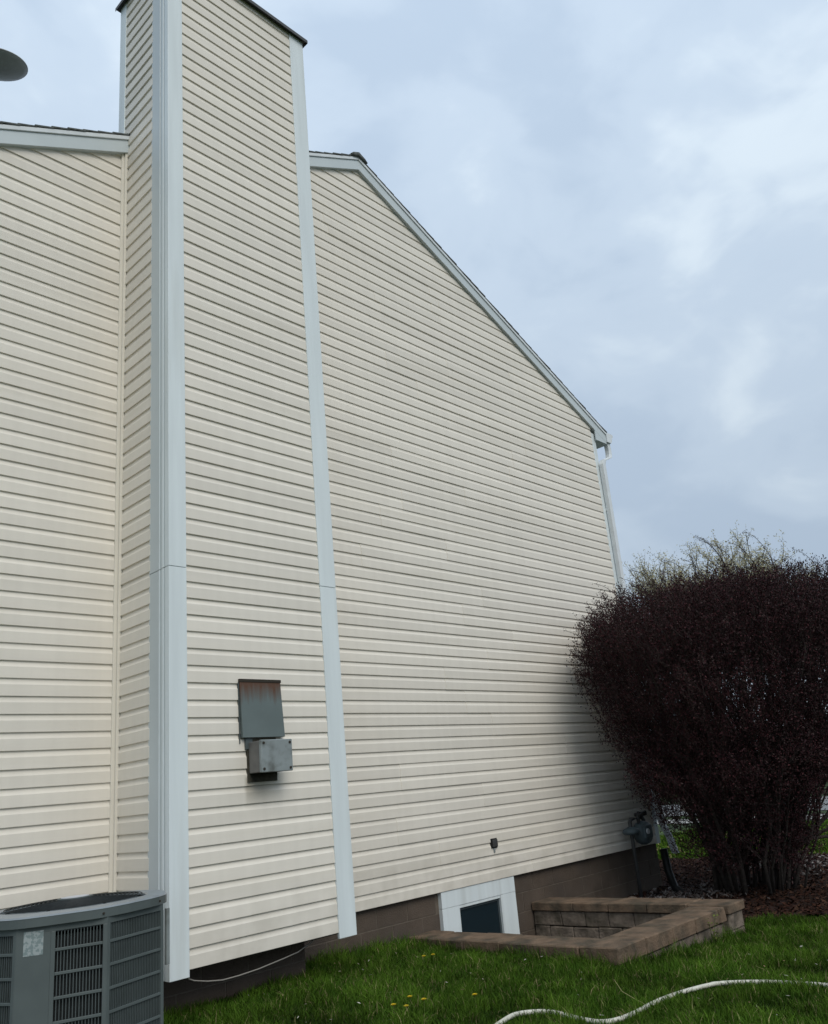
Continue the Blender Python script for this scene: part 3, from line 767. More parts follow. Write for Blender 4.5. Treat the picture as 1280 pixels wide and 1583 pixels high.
for t in np.linspace(0, 2*math.pi, 4)[:-1]:
    d0 = Vector((math.cos(t), math.sin(t))); d1 = Vector((-d0.y, d0.x)); b = MB()
    q = [cxy+d0*0.06-d1*0.05, cxy+d0*0.36-d1*0.12, cxy+d0*0.36+d1*0.09, cxy+d0*0.06+d1*0.05]
    b.hexa([(q[0].x, q[0].y, ZTOP-0.10), (q[1].x, q[1].y, ZTOP-0.11), (q[2].x, q[2].y, ZTOP-0.06), (q[3].x, q[3].y, ZTOP-0.08)] + [(q[0].x, q[0].y, ZTOP-0.097), (q[1].x, q[1].y, ZTOP-0.107), (q[2].x, q[2].y, ZTOP-0.057), (q[3].x, q[3].y, ZTOP-0.077)])
    b.build('fan_blade', M['pipe'], AC)
MB().cyl((2.745, 4.86, -0.80), (2.745, 4.86, -0.50), 0.014, 10).build('line_set', M['boxgrey'], AC)
tag(MB().prism([(1.70, 4.50), (2.95, 4.50), (2.95, 5.75), (1.70, 5.75)], -1.40, -1.262).build('equipment_pad', M['concrete'], bevel=0.01), 'square concrete pad under the grey air conditioner', 'pad')

# ================================================================== gas meter by the far corner
gm = empty('gas_meter', (10.30, 6.05, -1.5), 'dark grey gas meter and regulator on pipes at the foot of the far house corner', 'gas meter')
def lathe(prof, c, axis_='z', seg=20):
    b = MB(); k = len(prof)
    for r_, h in prof:
        for j in range(seg):
            t = 2*math.pi*j/seg
            if axis_ == 'z': b.v.append((c[0]+r_*math.cos(t), c[1]+r_*math.sin(t), c[2]+h))
            else: b.v.append((c[0]+r_*math.cos(t), c[1]+h, c[2]+r_*math.sin(t)))
    for i in range(k-1):
        for j in range(seg): b.f.append((i*seg+j, i*seg+(j+1) % seg, (i+1)*seg+(j+1) % seg, (i+1)*seg+j))
    b.f += [tuple(reversed(range(seg))), tuple(range((k-1)*seg, k*seg))]
    return b
lathe([(0.05, -0.08), (0.13, -0.07), (0.15, -0.02), (0.15, 0.02), (0.13, 0.07), (0.05, 0.08)], (10.27, 6.08, -0.78), 'y').build('meter_body', M['meter'], gm, smooth=True)
MB().box((10.17, 5.985, -0.85), (10.37, 6.16, -0.68)).build('meter_case', M['meter'], gm, bevel=0.02)
lathe([(0.03, -0.04), (0.10, -0.03), (0.115, 0.0), (0.10, 0.03), (0.03, 0.06)], (9.98, 6.08, -0.74)).build('regulator', M['meter'], gm, smooth=True)
MB().tube([(10.2, 6.08, -0.68), (10.2, 6.08, -0.56), (10.22, 6.08, -0.53), (10.40, 6.08, -0.53), (10.43, 6.09, -0.55), (10.43, 6.15, -0.56), (10.43, 6.30, -0.56)], 0.022, 10).build('outlet_pipe', M['pipe'], gm, smooth=True)
MB().tube([(9.98, 6.08, -1.62), (9.98, 6.08, -0.80), (9.98, 6.08, -0.62), (10.02, 6.08, -0.59), (10.30, 6.08, -0.59), (10.33, 6.08, -0.62), (10.33, 6.08, -0.70)], 0.024, 10).build('riser_pipe', M['pipe'], gm, smooth=True)
MB().cyl((10.22, 5.98, -0.76), (10.22, 5.965, -0.76), 0.035, 14).build('dial', M['gutter'], gm)
dr = MB().tube([(10.62, 6.02, -1.02), (10.62, 6.0, -1.30), (10.55, 5.9, -1.50), (10.40, 5.7, -1.56)], 0.05, 12).build('drain_pipe', M['black'], smooth=True)
tag(dr, 'short black drain pipe curving into the mulch beside the gas meter', 'drain pipe')

# ================================================================== garden hose
hp = [(3.4, 3.5), (3.8, 3.52), (4.043, 3.59), (4.196, 3.646), (4.409, 3.702), (4.536, 3.652), (4.598, 3.552), (4.578, 3.416), (4.557, 3.264), (4.581, 3.166), (4.691, 3.123), (4.885, 3.127), (5.163, 3.154), (5.395, 3.145), (5.595, 3.113), (5.765, 3.059), (5.893, 2.943), (5.981, 2.809), (6.03, 2.699), (6.073, 2.551), (6.096, 2.418), (6.1, 2.1), (6.02, 1.7), (6.1, 1.1)]
def catmull(P, n=6):
    P = [Vector(q) for q in P]; o = []
    for i in range(len(P)-1):
        p0, p1, p2, p3 = P[max(i-1, 0)], P[i], P[i+1], P[min(i+2, len(P)-1)]
        for k in range(n):
            t = k/n
            o.append(0.5*((2*p1)+(-p0+p2)*t+(2*p0-5*p1+4*p2-p3)*t*t+(-p0+3*p1-3*p2+p3)*t**3))
    return o+[P[-1]]
HOFF = 0.046
hc = []
for q in catmull(hp):
    zg = g(q.x, q.y) + HOFF
    k = (-1.52+0.0)/1.0
    hc.append((q.x*1.0, q.y*1.0, zg))
hose_xy = [(a, b) for a, b, c in hc]
tag(MB().tube(hc, 0.0145, 10).build('garden_hose', M['hose'], smooth=True), 'off white garden hose snaking through the lawn grass', 'hose')

# ================================================================== grass
def noise2(x, y, s, o=0.0): 
    return np.array([mnoise.noise(Vector((a*s+o, b*s-o, o))) for a, b in zip(x, y)])
def grass(n, x0, x1, y0, y1, h0, h1, w, name, label, keep, nseg=2):
    x = rng.uniform(x0, x1, n); y = rng.uniform(y0, y1, n)
    k = np.array([keep(a, b) for a, b in zip(x, y)]); x, y = x[k], y[k]; n = len(x)
    z = np.array([g(a, b) for a, b in zip(x, y)]) - 0.004
    cl = noise2(x, y, 1.7, 3.1); cl2 = noise2(x, y, 5.5, 7.7)
    h = rng.uniform(h0, h1, n)*(1+0.55*cl+0.5*cl2)
    az = rng.uniform(0, 2*np.pi, n); lean = rng.uniform(0.1, 0.9, n)*h
    wv = w*rng.uniform(0.6, 1.3, n)
    la = rng.uniform(0, 2*np.pi, n)
    ax, ay = np.cos(az)*wv/2, np.sin(az)*wv/2; lx, ly = np.cos(la)*lean, np.sin(la)*lean
    V = np.zeros((n, 5, 3)); 
    V[:, 0] = np.stack([x-ax, y-ay, z], 1); V[:, 1] = np.stack([x+ax, y+ay, z], 1)
    V[:, 2] = np.stack([x+lx*.35-ax*.8, y+ly*.35-ay*.8, z+h*.6], 1); V[:, 3] = np.stack([x+lx*.35+ax*.8, y+ly*.35+ay*.8, z+h*.6], 1)
    V[:, 4] = np.stack([x+lx, y+ly, z+h*np.sqrt(np.maximum(0.1, 1-(lean/h)**2*0.6))], 1)
    T = np.array([[0, 1, 3], [0, 3, 2], [2, 3, 4]])
    tr = (np.arange(n)[:, None, None]*5 + T[None]).reshape(-1, 3)
    base = np.array([[0.026, 0.060, 0.006]])*np.ones((n, 1))
    mixv = np.clip(0.5+0.9*cl2+rng.normal(0, .25, n), 0, 1)[:, None]
    base = base*(1-mixv) + np.array([[0.048, 0.090, 0.009]])*mixv
    dry = rng.random(n) < 0.05
    base[dry] = np.array([0.17, 0.15, 0.07])
    base *= 1.22*(1+0.65*cl[:, None]+0.3*cl2[:, None])*rng.uniform(0.75, 1.3, (n, 1))
    colr = np.repeat(base, 5, 0)
    o = link(name, fast_mesh(name, V.reshape(-1, 3), tr, M['blade'], colr))
    return tag(o, label, 'grass', kind='stuff')
def keep_near(a, b):
    if b > 6.29 or (a < 4.56 and a > 3.19 and b > 5.89): return False
    if WX0-0.01 < a < WX1 and b > WY0-0.005: return False
    if 1.68 < a < 2.97 and 4.48 < b < 5.77: return False
    if 8.3 < a and bed_w(a, b): return False
    if a > 8.36 and b > 4.9: return False
    return True
grass(300000, 3.0, 10.5, 1.3, 6.3, 0.035, 0.105, 0.0055, 'lawn_grass', 'dark green lawn grass with pale dry blades in front of the house', keep_near)
grass(60000, 1.0, 12.5, -2.0, 3.0, 0.04, 0.085, 0.008, 'side_lawn_grass', 'green lawn grass further right of the hose', lambda a, b: (a > 3 and not (a < 10.5 and b > 1.3)) and keep_near(a, b))
# taller tufts hugging the stone wall and the foundation
def keep_edge(a, b):
    if not keep_near(a, b): return False
    d1 = max(WX0-a, WY0-b, 0) if (a < WX1+0.1) else 9
    dd = [abs(b-6.3) if a < 6.05 and a > 4.6 else 9, (WX0-a) if (b > WY0 and a < WX0) else 9, (WY0-b) if (WX0 < a < WX1 and b < WY0) else 9]
    return min(q for q in dd if q > -0.01) < 0.12*random.random()
grass(90000, 4.6, 8.5, 3.7, 6.31, 0.06, 0.16, 0.005, 'edge_grass', 'longer untrimmed grass along the stone wall and the foundation', keep_edge)
grass(40000, 15.0, 24, 2.0, 12.0, 0.04, 0.09, 0.03, 'far_grass', 'brighter lawn beyond the purple shrub up to the pavement', lambda a, b: not (22.0+0.25*b < a))

# dandelions, each a thing
dnd = [(5.319, 5.362), (5.398, 5.332), (4.474, 4.073), (4.197, 4.391), (4.173, 4.239), (4.03, 4.255), (3.98, 4.317)]
dl = ['dandelion nearest the foundation in the lawn, one of a close pair', 'small dandelion just right of another, near the foundation', 'lone dandelion in the foreground lawn left of the hose', 'uppermost yellow dandelion of the foreground cluster', 'rightmost yellow dandelion of the foreground cluster', 'lower left dandelion of the foreground cluster by the photo bottom', 'leftmost yellow dandelion of the foreground cluster']
for (x, y), lab in zip(dnd, dl):
    z = g(x, y); h = random.uniform(0.075, 0.10); r = empty('dandelion', (x, y, z), lab, 'dandelion', 'dandelions in the lawn')
    MB().tube([(x, y, z), (x+0.006, y+0.004, z+h*.6), (x+0.004, y, z+h)], 0.0022, 5).build('stem', M['stem'], r)
    fb = MB()
    for q in range(26):
        t = q*2.399; rr_ = 0.017*math.sqrt((q+1)/26); d0 = Vector((math.cos(t), math.sin(t), 0)); d1 = Vector((-d0.y, d0.x, 0))
        c0 = Vector((x+0.004, y, z+h)); tip = c0+d0*rr_*1.25+Vector((0, 0, 0.006+0.006*(1-q/26)))
        fb.face([c0+d1*0.001, c0-d1*0.001, tip-d1*0.0035, tip+d1*0.0035])
    fb.build('flower', M['yellow'], r)
# weed with yellow green leaves against the stones, dry stalk
wx, wy = 7.55, 3.93; wz = g(wx, wy)
wd = empty('weed', (wx, wy, wz), 'yellow green weed growing against the front of the stone well wall', 'weed')
wb = MB(); ws_ = MB()
for q in range(34):
    t = q*2.4; h = random.uniform(0.05, 0.27); rr_ = random.uniform(0.02, 0.10)
    c0 = Vector((wx+rr_*math.cos(t), wy-abs(rr_*math.sin(t))*0.6, wz+h)); d0 = Vector((math.cos(t*1.7), math.sin(t*1.7)*.6-.3, random.uniform(-.2, .5))).normalized(); d1 = d0.cross(Vector((0, 0, 1))).normalized(); Lf = random.uniform(0.025, 0.05)
    wb.face([c0, c0+d0*Lf*.5+d1*Lf*.35, c0+d0*Lf, c0+d0*Lf*.5-d1*Lf*.35])
    if q % 3 == 0: ws_.tube([(wx, wy, wz), tuple(c0)], 0.002, 4)
wb.build('leaves', M['weed'], wd)['kind'] = 'stuff'; ws_.build('stems', M['stem'], wd)['kind'] = 'stuff'
sx_, sy_ = 5.0, 3.25; sz_ = g(sx_, sy_)
tag(MB().tube([(5.04, 3.16, sz_+0.05), (4.99, 3.20, sz_+0.09), (4.97, 3.27, sz_+0.13), (4.99, 3.33, sz_+0.19)], 0.0015, 5).build('dry_stalk', mat('dry_straw', (0.32, 0.30, 0.13), 0.8)), 'single thin dry grass stalk standing beside the hose', 'stalk')

# ================================================================== mulch chips, litter, rock
def flakes(n, fn, zf, L0, L1, cols, name, label, cat, m, up=0.35):
    xs_, ys_ = [], []
    while len(xs_) < n:
        a, b = fn()
        if a is None: continue
        xs_.append(a); ys_.append(b)
    x = np.array(xs_); y = np.array(ys_); z = np.array([zf(a, b) for a, b in zip(x, y)]) + rng.uniform(0.0, 0.02, n)
    az = rng.uniform(0, 2*np.pi, n); Ln = rng.uniform(L0, L1, n); W = Ln*rng.uniform(0.2, 0.55, n); tl = rng.normal(0, up, n); t2 = rng.normal(0, up, n)
    dx = np.stack([np.cos(az)*Ln/2, np.sin(az)*Ln/2, np.sin(tl)*Ln/2], 1); dy = np.stack([-np.sin(az)*W/2, np.cos(az)*W/2, np.sin(t2)*W/2], 1)
    c = np.stack([x, y, z], 1); V = np.stack([c-dx, c+dy*.9, c+dx, c-dy], 1)
    tr = (np.arange(n)[:, None, None]*4+np.array([[0, 3, 2], [0, 2, 1]])[None]).reshape(-1, 3)
    ci = rng.integers(0, len(cols), n); cc = np.array(cols)[ci]*rng.uniform(0.6, 1.35, (n, 1))
    return tag(link(name, fast_mesh(name, V.reshape(-1, 3), tr, m, np.repeat(cc, 4, 0))), label, cat, kind='stuff')
def in_bed():
    a, b = random.uniform(8.4, 15.0), random.uniform(2.8, 9.0)
    return (a, b) if bed_w(a, b) and not (a < 11.05 and b > 6.27) else (None, None)
flakes(42000, in_bed, bz, 0.03, 0.09, [(0.055, 0.024, 0.016), (0.038, 0.018, 0.013), (0.075, 0.04, 0.026), (0.022, 0.015, 0.012)], 'bark_mulch', 'dark reddish brown bark mulch chips around the shrub', 'mulch', M['chip'])
def by_meter():
    a, b = random.gauss(10.2, 0.45), random.gauss(5.6, 0.3)
    return (a, b) if b < 6.25 and a > 9.1 else (None, None)
flakes(1600, by_meter, lambda a, b: bz(a, b)+0.01, 0.03, 0.08, [(0.22, 0.20, 0.19), (0.14, 0.12, 0.11), (0.10, 0.07, 0.06)], 'leaf_litter', 'pale dead leaves and twigs piled by the gas meter', 'leaf litter', M['chip'], up=0.5)
def bed_back():
    a, b = random.uniform(12.6, 15.0), random.uniform(3.0, 6.5)
    return (a, b) if bed_w(a, b) else (None, None)
flakes(1500, bed_back, lambda a, b: bz(a, b)+0.01, 0.04, 0.10, [(0.20, 0.18, 0.17), (0.12, 0.11, 0.10)], 'fallen_twigs', 'grey fallen leaves at the back of the mulch bed', 'leaf litter', M['chip'], up=0.5)
def on_lawn():
    a, b = random.uniform(3.4, 9.5), random.uniform(2.0, 6.2)
    return (a, b) if keep_near(a, b) else (None, None)
flakes(150, on_lawn, lambda a, b: g(a, b)+0.05, 0.015, 0.04, [(0.30, 0.27, 0.2), (0.2, 0.14, 0.08), (0.4, 0.38, 0.33)], 'lawn_litter', 'scattered bits of dead leaf and petals lying in the lawn grass', 'leaf litter', M['chip'], up=0.3)
rk = MB(); import bmesh
bm = bmesh.new(); bmesh.ops.create_icosphere(bm, subdivisions=3, radius=0.10)
rx_, ry_ = 9.35, 5.82
for v_ in bm.verts:
    p = v_.co.copy(); v_.co = Vector((p.x*1.2, p.y*0.9, p.z*0.75))*(1+0.25*mnoise.noise(p*12)) + Vector((rx_, ry_, bz(rx_, ry_)+0.04))
me = bpy.data.meshes.new('rock'); bm.to_mesh(me); bm.free(); me.materials.append(M['stone_face'])
for p_ in me.polygons: p_.use_smooth = True
tag(link('rock', me), 'small rounded grey rock in the mulch near the foundation', 'rock')

# ================================================================== the purple shrub
BC = Vector((10.95, 4.82)); BZ0 = -1.58
shrub = empty('shrub', (11.1, 4.95, BZ0), 'huge dark purple shrub with rounded crown and many stems at the house corner', 'shrub')
zk = [-1.6, -1.24, -0.85, -0.39, 0.0, 0.62, 1.2, 1.75, 2.0, 2.18, 2.29, 2.36]
fk = [0.36, 0.49, 0.64, 0.76, 0.84, 0.88, 1.0, 0.97, 0.90, 0.78, 0.60, 0.0]
fk_r = [0.20, 0.22, 0.26, 0.34, 0.66, 0.92, 1.0, 0.97, 0.90, 0.78, 0.60, 0.0]
rr2 = np.array([0.683, -0.730])
def crownR(th, z):
    c, s_ = np.cos(th), np.sin(th)
    ry = np.where(s_ > 0, 1.40, 2.2); rx = np.where(c > 0, 2.4, 2.40)
    pw = np.where((s_ > 0) & (c < 0), 3.2, 2.3)
    R = 1.0/((np.abs(c)/rx)**pw + (np.abs(s_)/ry)**pw)**(1/pw)
    w = np.clip((c*rr2[0]+s_*rr2[1]-0.1)/0.5, 0, 1)
    f = np.interp(z, zk, fk)*(1-w) + np.interp(z, zk, fk_r)*w
    return R*f*(1 + 0.07*np.sin(3*c+4.1*z+1.0)*np.sin(2.3*s_+2.7*z) + 0.05*np.sin(7*th+3.0*z))
# stems
stems = []
for i in range(44):
    th = i*2.399+random.uniform(-.3, .3); r0 = 0.08+0.55*math.sqrt(random.random())
    b0 = Vector((11.03+r0*math.cos(th), 5.0+r0*0.8*math.sin(th), BZ0-0.05))
    zt = random.uniform(0.9, 2.2); fr_ = random.uniform(0.35, 0.9)
    Rt = float(crownR(th, zt))*fr_
    e1 = Vector((BC.x+Rt*math.cos(th), BC.y+Rt*math.sin(th), zt))
    pts = []
    for k in range(9):
        t = k/8; p = b0.lerp(e1, t); rad = float(crownR(th, p.z))*0.92
        bow = math.sin(t*math.pi)*0.18
        p += Vector((-math.cos(th)*bow*0.4, -math.sin(th)*bow*0.4, bow*0.0)) + Vector((mnoise.noise(p*2)*.10, mnoise.noise(p*2+Vector((5, 5, 5)))*.10, 0))
        pts.append(p)
    r1 = random.uniform(0.014, 0.032)
    stems.append(pts)
    MB().tube(pts, [r1*(1-0.65*k/8) for k in range(9)], 7).build('stem', M['bark'], shrub, smooth=True)
# low sweeping branch at the right, seen against the bright lawn
for q in range(5):
    th = math.atan2(rr2[1], rr2[0]) + random.uniform(-.35, .35)
    pts = [Vector((11.15, 4.8, -1.35)), Vector((11.15+0.45*math.cos(th), 4.8+0.45*math.sin(th), -1.05)), Vector((11.15+1.0*math.cos(th), 4.8+1.0*math.sin(th), -0.55-0.1*q)), Vector((11.15+1.7*math.cos(th), 4.8+1.7*math.sin(th), -0.1)), Vector((11.15+2.1*math.cos(th), 4.8+2.1*math.sin(th), 0.4))]
    MB().tube([tuple(v_) for v_ in catmull(pts, 3)], [0.03*(1-.06*k) for k in range(13)], 6).build('branch', M['bark'], shrub, smooth=True)
# twigs with leaves
def twigs_and_leaves():
    n = 14500
    th = rng.uniform(0, 2*np.pi, n); z = np.where(rng.random(n) < 0.33, rng.uniform(1.4, 2.32, n), np.where(rng.random(n) < 0.45, rng.uniform(-0.3, 1.6, n), rng.uniform(-1.25, 2.0, n)))
    # fewer low down
    keep = rng.random(n) < np.interp(z, [-1.25, -0.6, 0.0, 1.0], [0.35, 0.75, 1.0, 1.0]); th, z = th[keep], z[keep]; n = len(z)
    R = crownR(th, z); fr_ = np.where(z > 2.0, np.sqrt(rng.random(n)), rng.uniform(0.72, 1.0, n))
    inner = rng.random(n) < 0.42; fr_[inner] *= rng.uniform(0.3, 0.95, inner.sum())
    end = np.stack([BC.x+R*fr_*np.cos(th), BC.y+R*fr_*np.sin(th), z], 1)
    root = np.array([11.05, 4.92, -1.3]); d = end-root; d /= np.linalg.norm(d, axis=1)[:, None]
    d += rng.normal(0, 0.28, d.shape); d[:, 2] += 0.15; d /= np.linalg.norm(d, axis=1)[:, None]
    Ln = rng.uniform(0.18, 0.42, n)
    long = rng.random(n) < 0.06; Ln[long] *= 1.7
    return end, d, Ln, n
end, d, Ln, n = twigs_and_leaves()
NS = 4; tv = []; tf = []; LV = []; LC = []
up = np.array([0, 0, 1.0])
a = np.cross(d, up); a /= (np.linalg.norm(a, axis=1)[:, None]+1e-6); b = np.cross(a, d)
cur = rng.normal(0, 0.10, (n, 1))*a + rng.normal(0, 0.10, (n, 1))*b
def tw(t): return end + d*((t-0.65)*Ln)[:, None] + cur*((t*t)*Ln)[:, None]
ring = []
for s_ in range(NS):
    t = s_/(NS-1); c = tw(np.full(n, t)); r = 0.0042*(1-0.75*t)
    for j in range(3):
        an = 2*math.pi*j/3; ring.append(c + (a*math.cos(an)+b*math.sin(an))*r)
V = np.stack(ring, 1); V[:, :, 1] = np.minimum(V[:, :, 1], np.where(V[:, :, 0] < 11.1, 6.25, 99)) 
T = []
for s_ in range(NS-1):
    for j in range(3):
        p, q = s_*3+j, s_*3+(j+1) % 3; T += [[p, q, q+3], [p, q+3, p+3]]
tr = (np.arange(n)[:, None, None]*(NS*3)+np.array(T)[None]).reshape(-1, 3)
tag(link('twigs', fast_mesh('twigs', V.reshape(-1, 3), tr, M['twig']), shrub), kind='stuff')
K = 32; nl = n*K
ti = np.repeat(np.arange(n), K); tt = rng.uniform(0.0, 1.0, nl)
c = end[ti] + d[ti]*((tt-0.65)*Ln[ti])[:, None] + cur[ti]*((tt*tt)*Ln[ti])[:, None]
thick = np.where(tt < 0.75, 0.045, 0.02)
c += rng.normal(0, 1, (nl, 3))*thick[:, None]
kk = ~((c[:, 0] < 11.1) & (c[:, 1] > 6.24)); c = c[kk]; dd = d[ti][kk]; nl = len(c)
ld = dd*0.6+rng.normal(0, 0.7, (nl, 3)); ld /= np.linalg.norm(ld, axis=1)[:, None]
lw = np.cross(ld, rng.normal(0, 1, (nl, 3))); lw /= np.linalg.norm(lw, axis=1)[:, None]
ls = rng.uniform(0.009, 0.017, nl)[:, None]
V = np.stack([c-ld*ls, c+lw*ls*.5, c+ld*ls, c-lw*ls*.5], 1)
tr = (np.arange(nl)[:, None, None]*4+np.array([[0, 1, 2], [0, 2, 3]])[None]).reshape(-1, 3)
cols = np.array([[0.046, 0.018, 0.021], [0.066, 0.024, 0.026], [0.030, 0.015, 0.018], [0.060, 0.040, 0.038]])
cc = cols[rng.integers(0, 4, nl)]*rng.uniform(0.5, 1.25, (nl, 1))
tag(link('foliage', fast_mesh('foliage', V.reshape(-1, 3), tr, M['leaf'], np.repeat(cc, 4, 0)), shrub), kind='stuff')
# inner thicket of thin shoots
tb = MB()
for i in range(420):
    th = random.uniform(0, 2*math.pi); z = random.uniform(-0.6, 2.2); fr_ = random.uniform(0.3, 0.85)
    R = float(crownR(th, z))*fr_; sp = stems[i % len(stems)]; s0 = sp[random.randrange(1, 5)]
    e0 = Vector((BC.x+R*math.cos(th), BC.y+R*math.sin(th), z)); 
    if e0.z < s0.z: e0.z = s0.z+0.3
    R2 = float(crownR(th, e0.z))*fr_; e0.x = BC.x+R2*math.cos(th); e0.y = BC.y+R2*math.sin(th)
    mid = s0.lerp(e0, 0.5)+Vector((0, 0, -0.08))
    tb.tube([s0, mid, e0], [0.011, 0.008, 0.004], 4, caps=False)
tb.build('inner_shoots', M['twig'], shrub)['kind'] = 'stuff'
# arching bare shoots above the top
for (th, r, h, ln) in ((2.9, 0.5, 2.3, .5), (3.3, .7, 2.3, .55), (-2.2, .3, 2.3, .5), (-1.2, .6, 2.35, .45), (-.8, 1.3, 2.25, .5), (2.2, 1.2, 2.1, .45), (2.6, 1.9, 1.5, .55), (2.75, 2.05, 1.1, .5), (-1.0, .7, 2.4, .7), (-1.3, .9, 2.4, .75), (-0.7, .5, 2.45, .7), (-1.9, .4, 2.4, .72), (-.5, 1.4, 2.3, .7), (-1.0, 1.5, 2.3, .6), (0.4, .3, 2.45, .6), (-2.4, .8, 2.4, .65), (2.8, .9, 2.3, .5), (2.5, 1.3, 2.2, .5), (-1.5, .3, 2.45, .75), (-0.3, 1.0, 2.35, .45), (-1.0, 1.0, 2.35, .5), (-0.9, 1.6, 2.2, .45), (0.1, 0.6, 2.35, .5), (2.9, 1.2, 2.25, .4)):
    p0 = Vector((BC.x+r*math.cos(th), BC.y+r*math.sin(th), h-0.3)); lean = Vector((-.683*.4, .73*.3, 0))
    pts = [p0, p0+Vector((0, 0, ln*.6))+lean*.15, p0+Vector((0, 0, ln))+lean*.6, p0+Vector((0, 0, ln*1.15))+lean*1.1]
    pts = catmull(pts, 4)
    for q in pts:
        if q.x < 11.1: q.y = min(q.y, 6.22)
    b = MB().tube(pts, [0.006*(1-.06*k) for k in range(len(pts))], 4)
    for q in pts[3:]:
        for _ in range(4):
            dv = Vector((random.gauss(0, 1), random.gauss(0, 1), random.gauss(0, 1))).normalized(); w_ = dv.orthogonal().normalized()
            c0 = q+dv*0.012; b.face([c0, c0+dv*.012+w_*.007, c0+dv*.026, c0+dv*.012-w_*.007])
    b.build('shoot', M['twig'], shrub)

# ================================================================== trees beyond
def bare_tree(x, y, H, spread, label, name='bare_tree', seed=0, buds=(0.21, 0.19, 0.10), ntw=1800, bark=None, bs=0.05):
    R = random.Random(seed); zg = g(x, y); root = empty(name, (x, y, zg), label, 'tree', 'trees beyond the lawn')
    segs = []; tips = []
    def grow(p, dr_, L_, r_, lv):
        pts = [p]; q = p.copy(); dcur = dr_.copy()
        for k in range(3):
            dcur = (dcur + Vector((R.gauss(0, .12), R.gauss(0, .12), 0.06))).normalized(); q = q + dcur*L_/3; pts.append(q.copy())
        segs.append((pts, r_, lv))
        if lv >= 4: tips.append((pts, dcur)); return
        for c_ in range([4, 4, 4, 3][lv]):
            ax_ = Vector((R.gauss(0, 1), R.gauss(0, 1), R.gauss(0, .3))).normalized()
            nd = (dcur + ax_*spread*R.uniform(.6, 1.2)).normalized()
            st = pts[-1] if c_ < 2 else pts[2]
            grow(st, nd, L_*R.uniform(.6, .82), r_*0.58, lv+1)
    grow(Vector((x, y, zg-.1)), Vector((0, 0, 1)), H*0.30, H*0.014, 0)
    tk = MB(); cr_ = MB()
    for pts, r_, lv in segs:
        (tk if lv < 2 else cr_).tube(pts, [r_, r_*.85, r_*.72, r_*.6], 6 if lv < 2 else 3, caps=False)
    tk.build('trunk', bark or M['treebark'], root, smooth=True)
    # fine twigs and buds
    nn = len(tips); P0 = np.array([list(t[0][R.randrange(1, 4)]) for t in tips for _ in range(6)]); D0 = np.array([list(t[1]) for t in tips for _ in range(6)])
    rg = np.random.default_rng(seed); m_ = len(P0); D0 = D0+rg.normal(0, .5, D0.shape)+np.array([0, 0, .25]); D0 /= np.linalg.norm(D0, axis=1)[:, None]
    Lt = rg.uniform(.03, .075, (m_, 1))*H; sd_ = np.cross(D0, rg.normal(0, 1, D0.shape)); sd_ /= np.linalg.norm(sd_, axis=1)[:, None]
    w_ = H*0.0011
    Vt = np.stack([P0-sd_*w_, P0+sd_*w_, P0+D0*Lt], 1)
    twc = link('twigs', fast_mesh('twigs', Vt.reshape(-1, 3), np.arange(m_*3).reshape(-1, 3), bark or M['treebark']), root); twc['kind'] = 'stuff'
    kb = 15; bi = np.repeat(np.arange(m_), kb); tb_ = rg.uniform(.1, 1.05, (m_*kb, 1)); C0 = P0[bi]+D0[bi]*Lt[bi]*tb_+rg.normal(0, .07, (m_*kb, 3))
    dv = rg.normal(0, 1, C0.shape); dv /= np.linalg.norm(dv, axis=1)[:, None]; dw = np.cross(dv, rg.normal(0, 1, C0.shape)); dw /= np.linalg.norm(dw, axis=1)[:, None]
    Vb = np.stack([C0-dv*bs*.5, C0+dw*bs*.3, C0+dv*bs*.5], 1); cc_ = np.array([buds])*rg.uniform(.6, 1.4, (len(C0), 1))
    bo = link('crown', fast_mesh('crown', Vb.reshape(-1, 3), np.arange(len(C0)*3).reshape(-1, 3), M['bud'], np.repeat(cc_, 3, 0)), root); bo['kind'] = 'stuff'
    cr_.build('limbs', bark or M['treebark'], root)['kind'] = 'stuff'
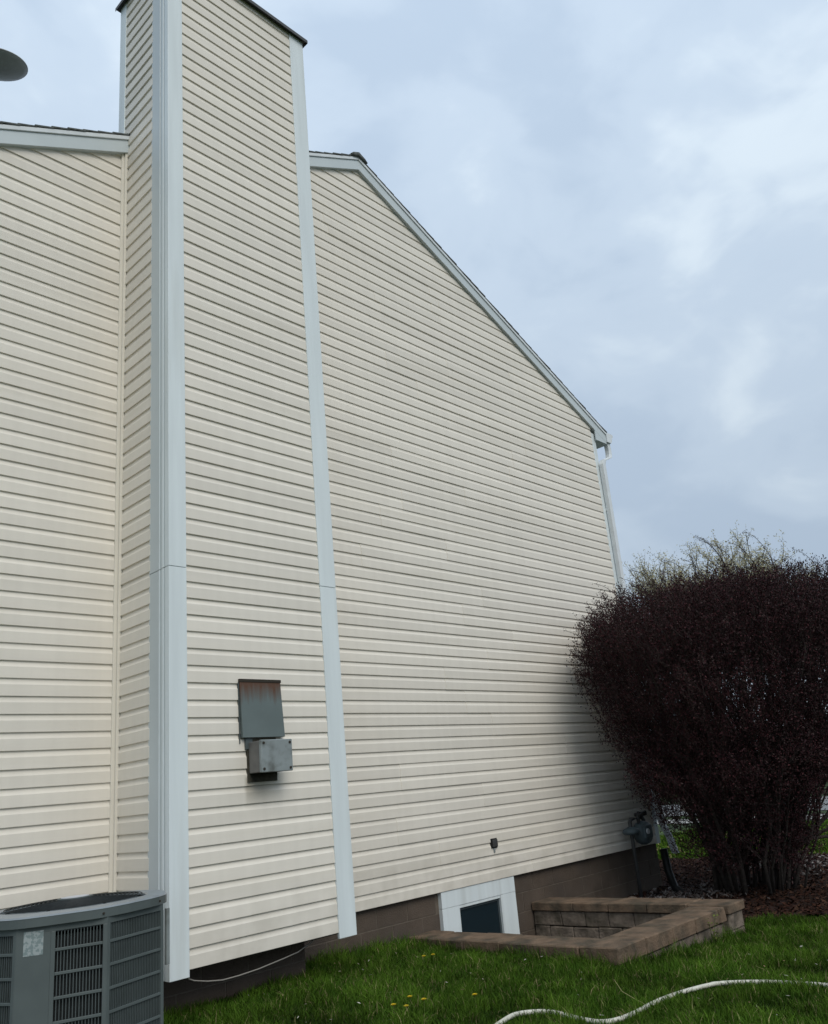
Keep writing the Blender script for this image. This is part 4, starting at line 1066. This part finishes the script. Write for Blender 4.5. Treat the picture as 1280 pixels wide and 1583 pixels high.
def at(u, fwd):   # ground spot seen in the direction of picture column u (at the horizon), fwd metres out
    k = (u-685)/1290.9; dvec = Fv + Rv*k; dvec.z = 0; 
    return (dvec*fwd).xy
specs = [(985, 38, 10.6, .75, 'olive budding tree seen just right of the far house corner, above the shrub'),
         (1040, 46, 12.6, .8, 'broad olive tree with a pale budding crown behind the left half of the purple shrub'),
         (1110, 42, 10.4, .8, 'olive tree rising behind the middle of the purple shrub'),
         (1175, 50, 12.6, .7, 'thin grey bare tree behind the tallest shoots of the shrub'),
         (1250, 40, 9.8, .75, 'bare grey tree at the right edge of the photo above the shrub'),
         (1350, 45, 11.5, .75, 'bare grey tree beyond the lawn, right of the photo edge')]
for i, (u, fw, H, sp, lab) in enumerate(specs):
    x, y = at(u, fw)
    grey = i >= 3; H *= (1.28 if grey else 1.37)
    bare_tree(x, y, H, sp, lab, seed=20+i, buds=(0.17, 0.155, 0.125) if grey else (0.40, 0.37, 0.22), bs=0.07 if grey else 0.12)
# distant hedge line closing the view
hv = []; 
rg = np.random.default_rng(5)
nh = 60000; u_ = rg.uniform(880, 2300, nh); fw = rg.uniform(60, 66, nh)
k_ = (u_-685)/1290.9; dx = Fv.x+Rv.x*k_; dy = Fv.y+Rv.y*k_
px, py = dx*fw, dy*fw; hh = 2.6+1.2*np.sin(u_/37.0)+0.8*np.sin(u_/11.0+2)
pz = -1.8 + hh*rg.uniform(0, 1, nh)**0.8
C0 = np.stack([px, py, pz], 1); dv = rg.normal(0, 1, C0.shape); dv /= np.linalg.norm(dv, axis=1)[:, None]; dw = np.cross(dv, rg.normal(0, 1, C0.shape)); dw /= np.linalg.norm(dw, axis=1)[:, None]
Vb = np.stack([C0-dv*.35, C0+dw*.22, C0+dv*.35], 1); cc_ = np.array([[0.06, 0.085, 0.03]])*rg.uniform(.5, 1.5, (nh, 1))
tag(link('far_hedge', fast_mesh('far_hedge', Vb.reshape(-1, 3), np.arange(nh*3).reshape(-1, 3), M['blade'], np.repeat(cc_, 3, 0))), 'low green hedge line far across the road', 'hedge', kind='stuff')
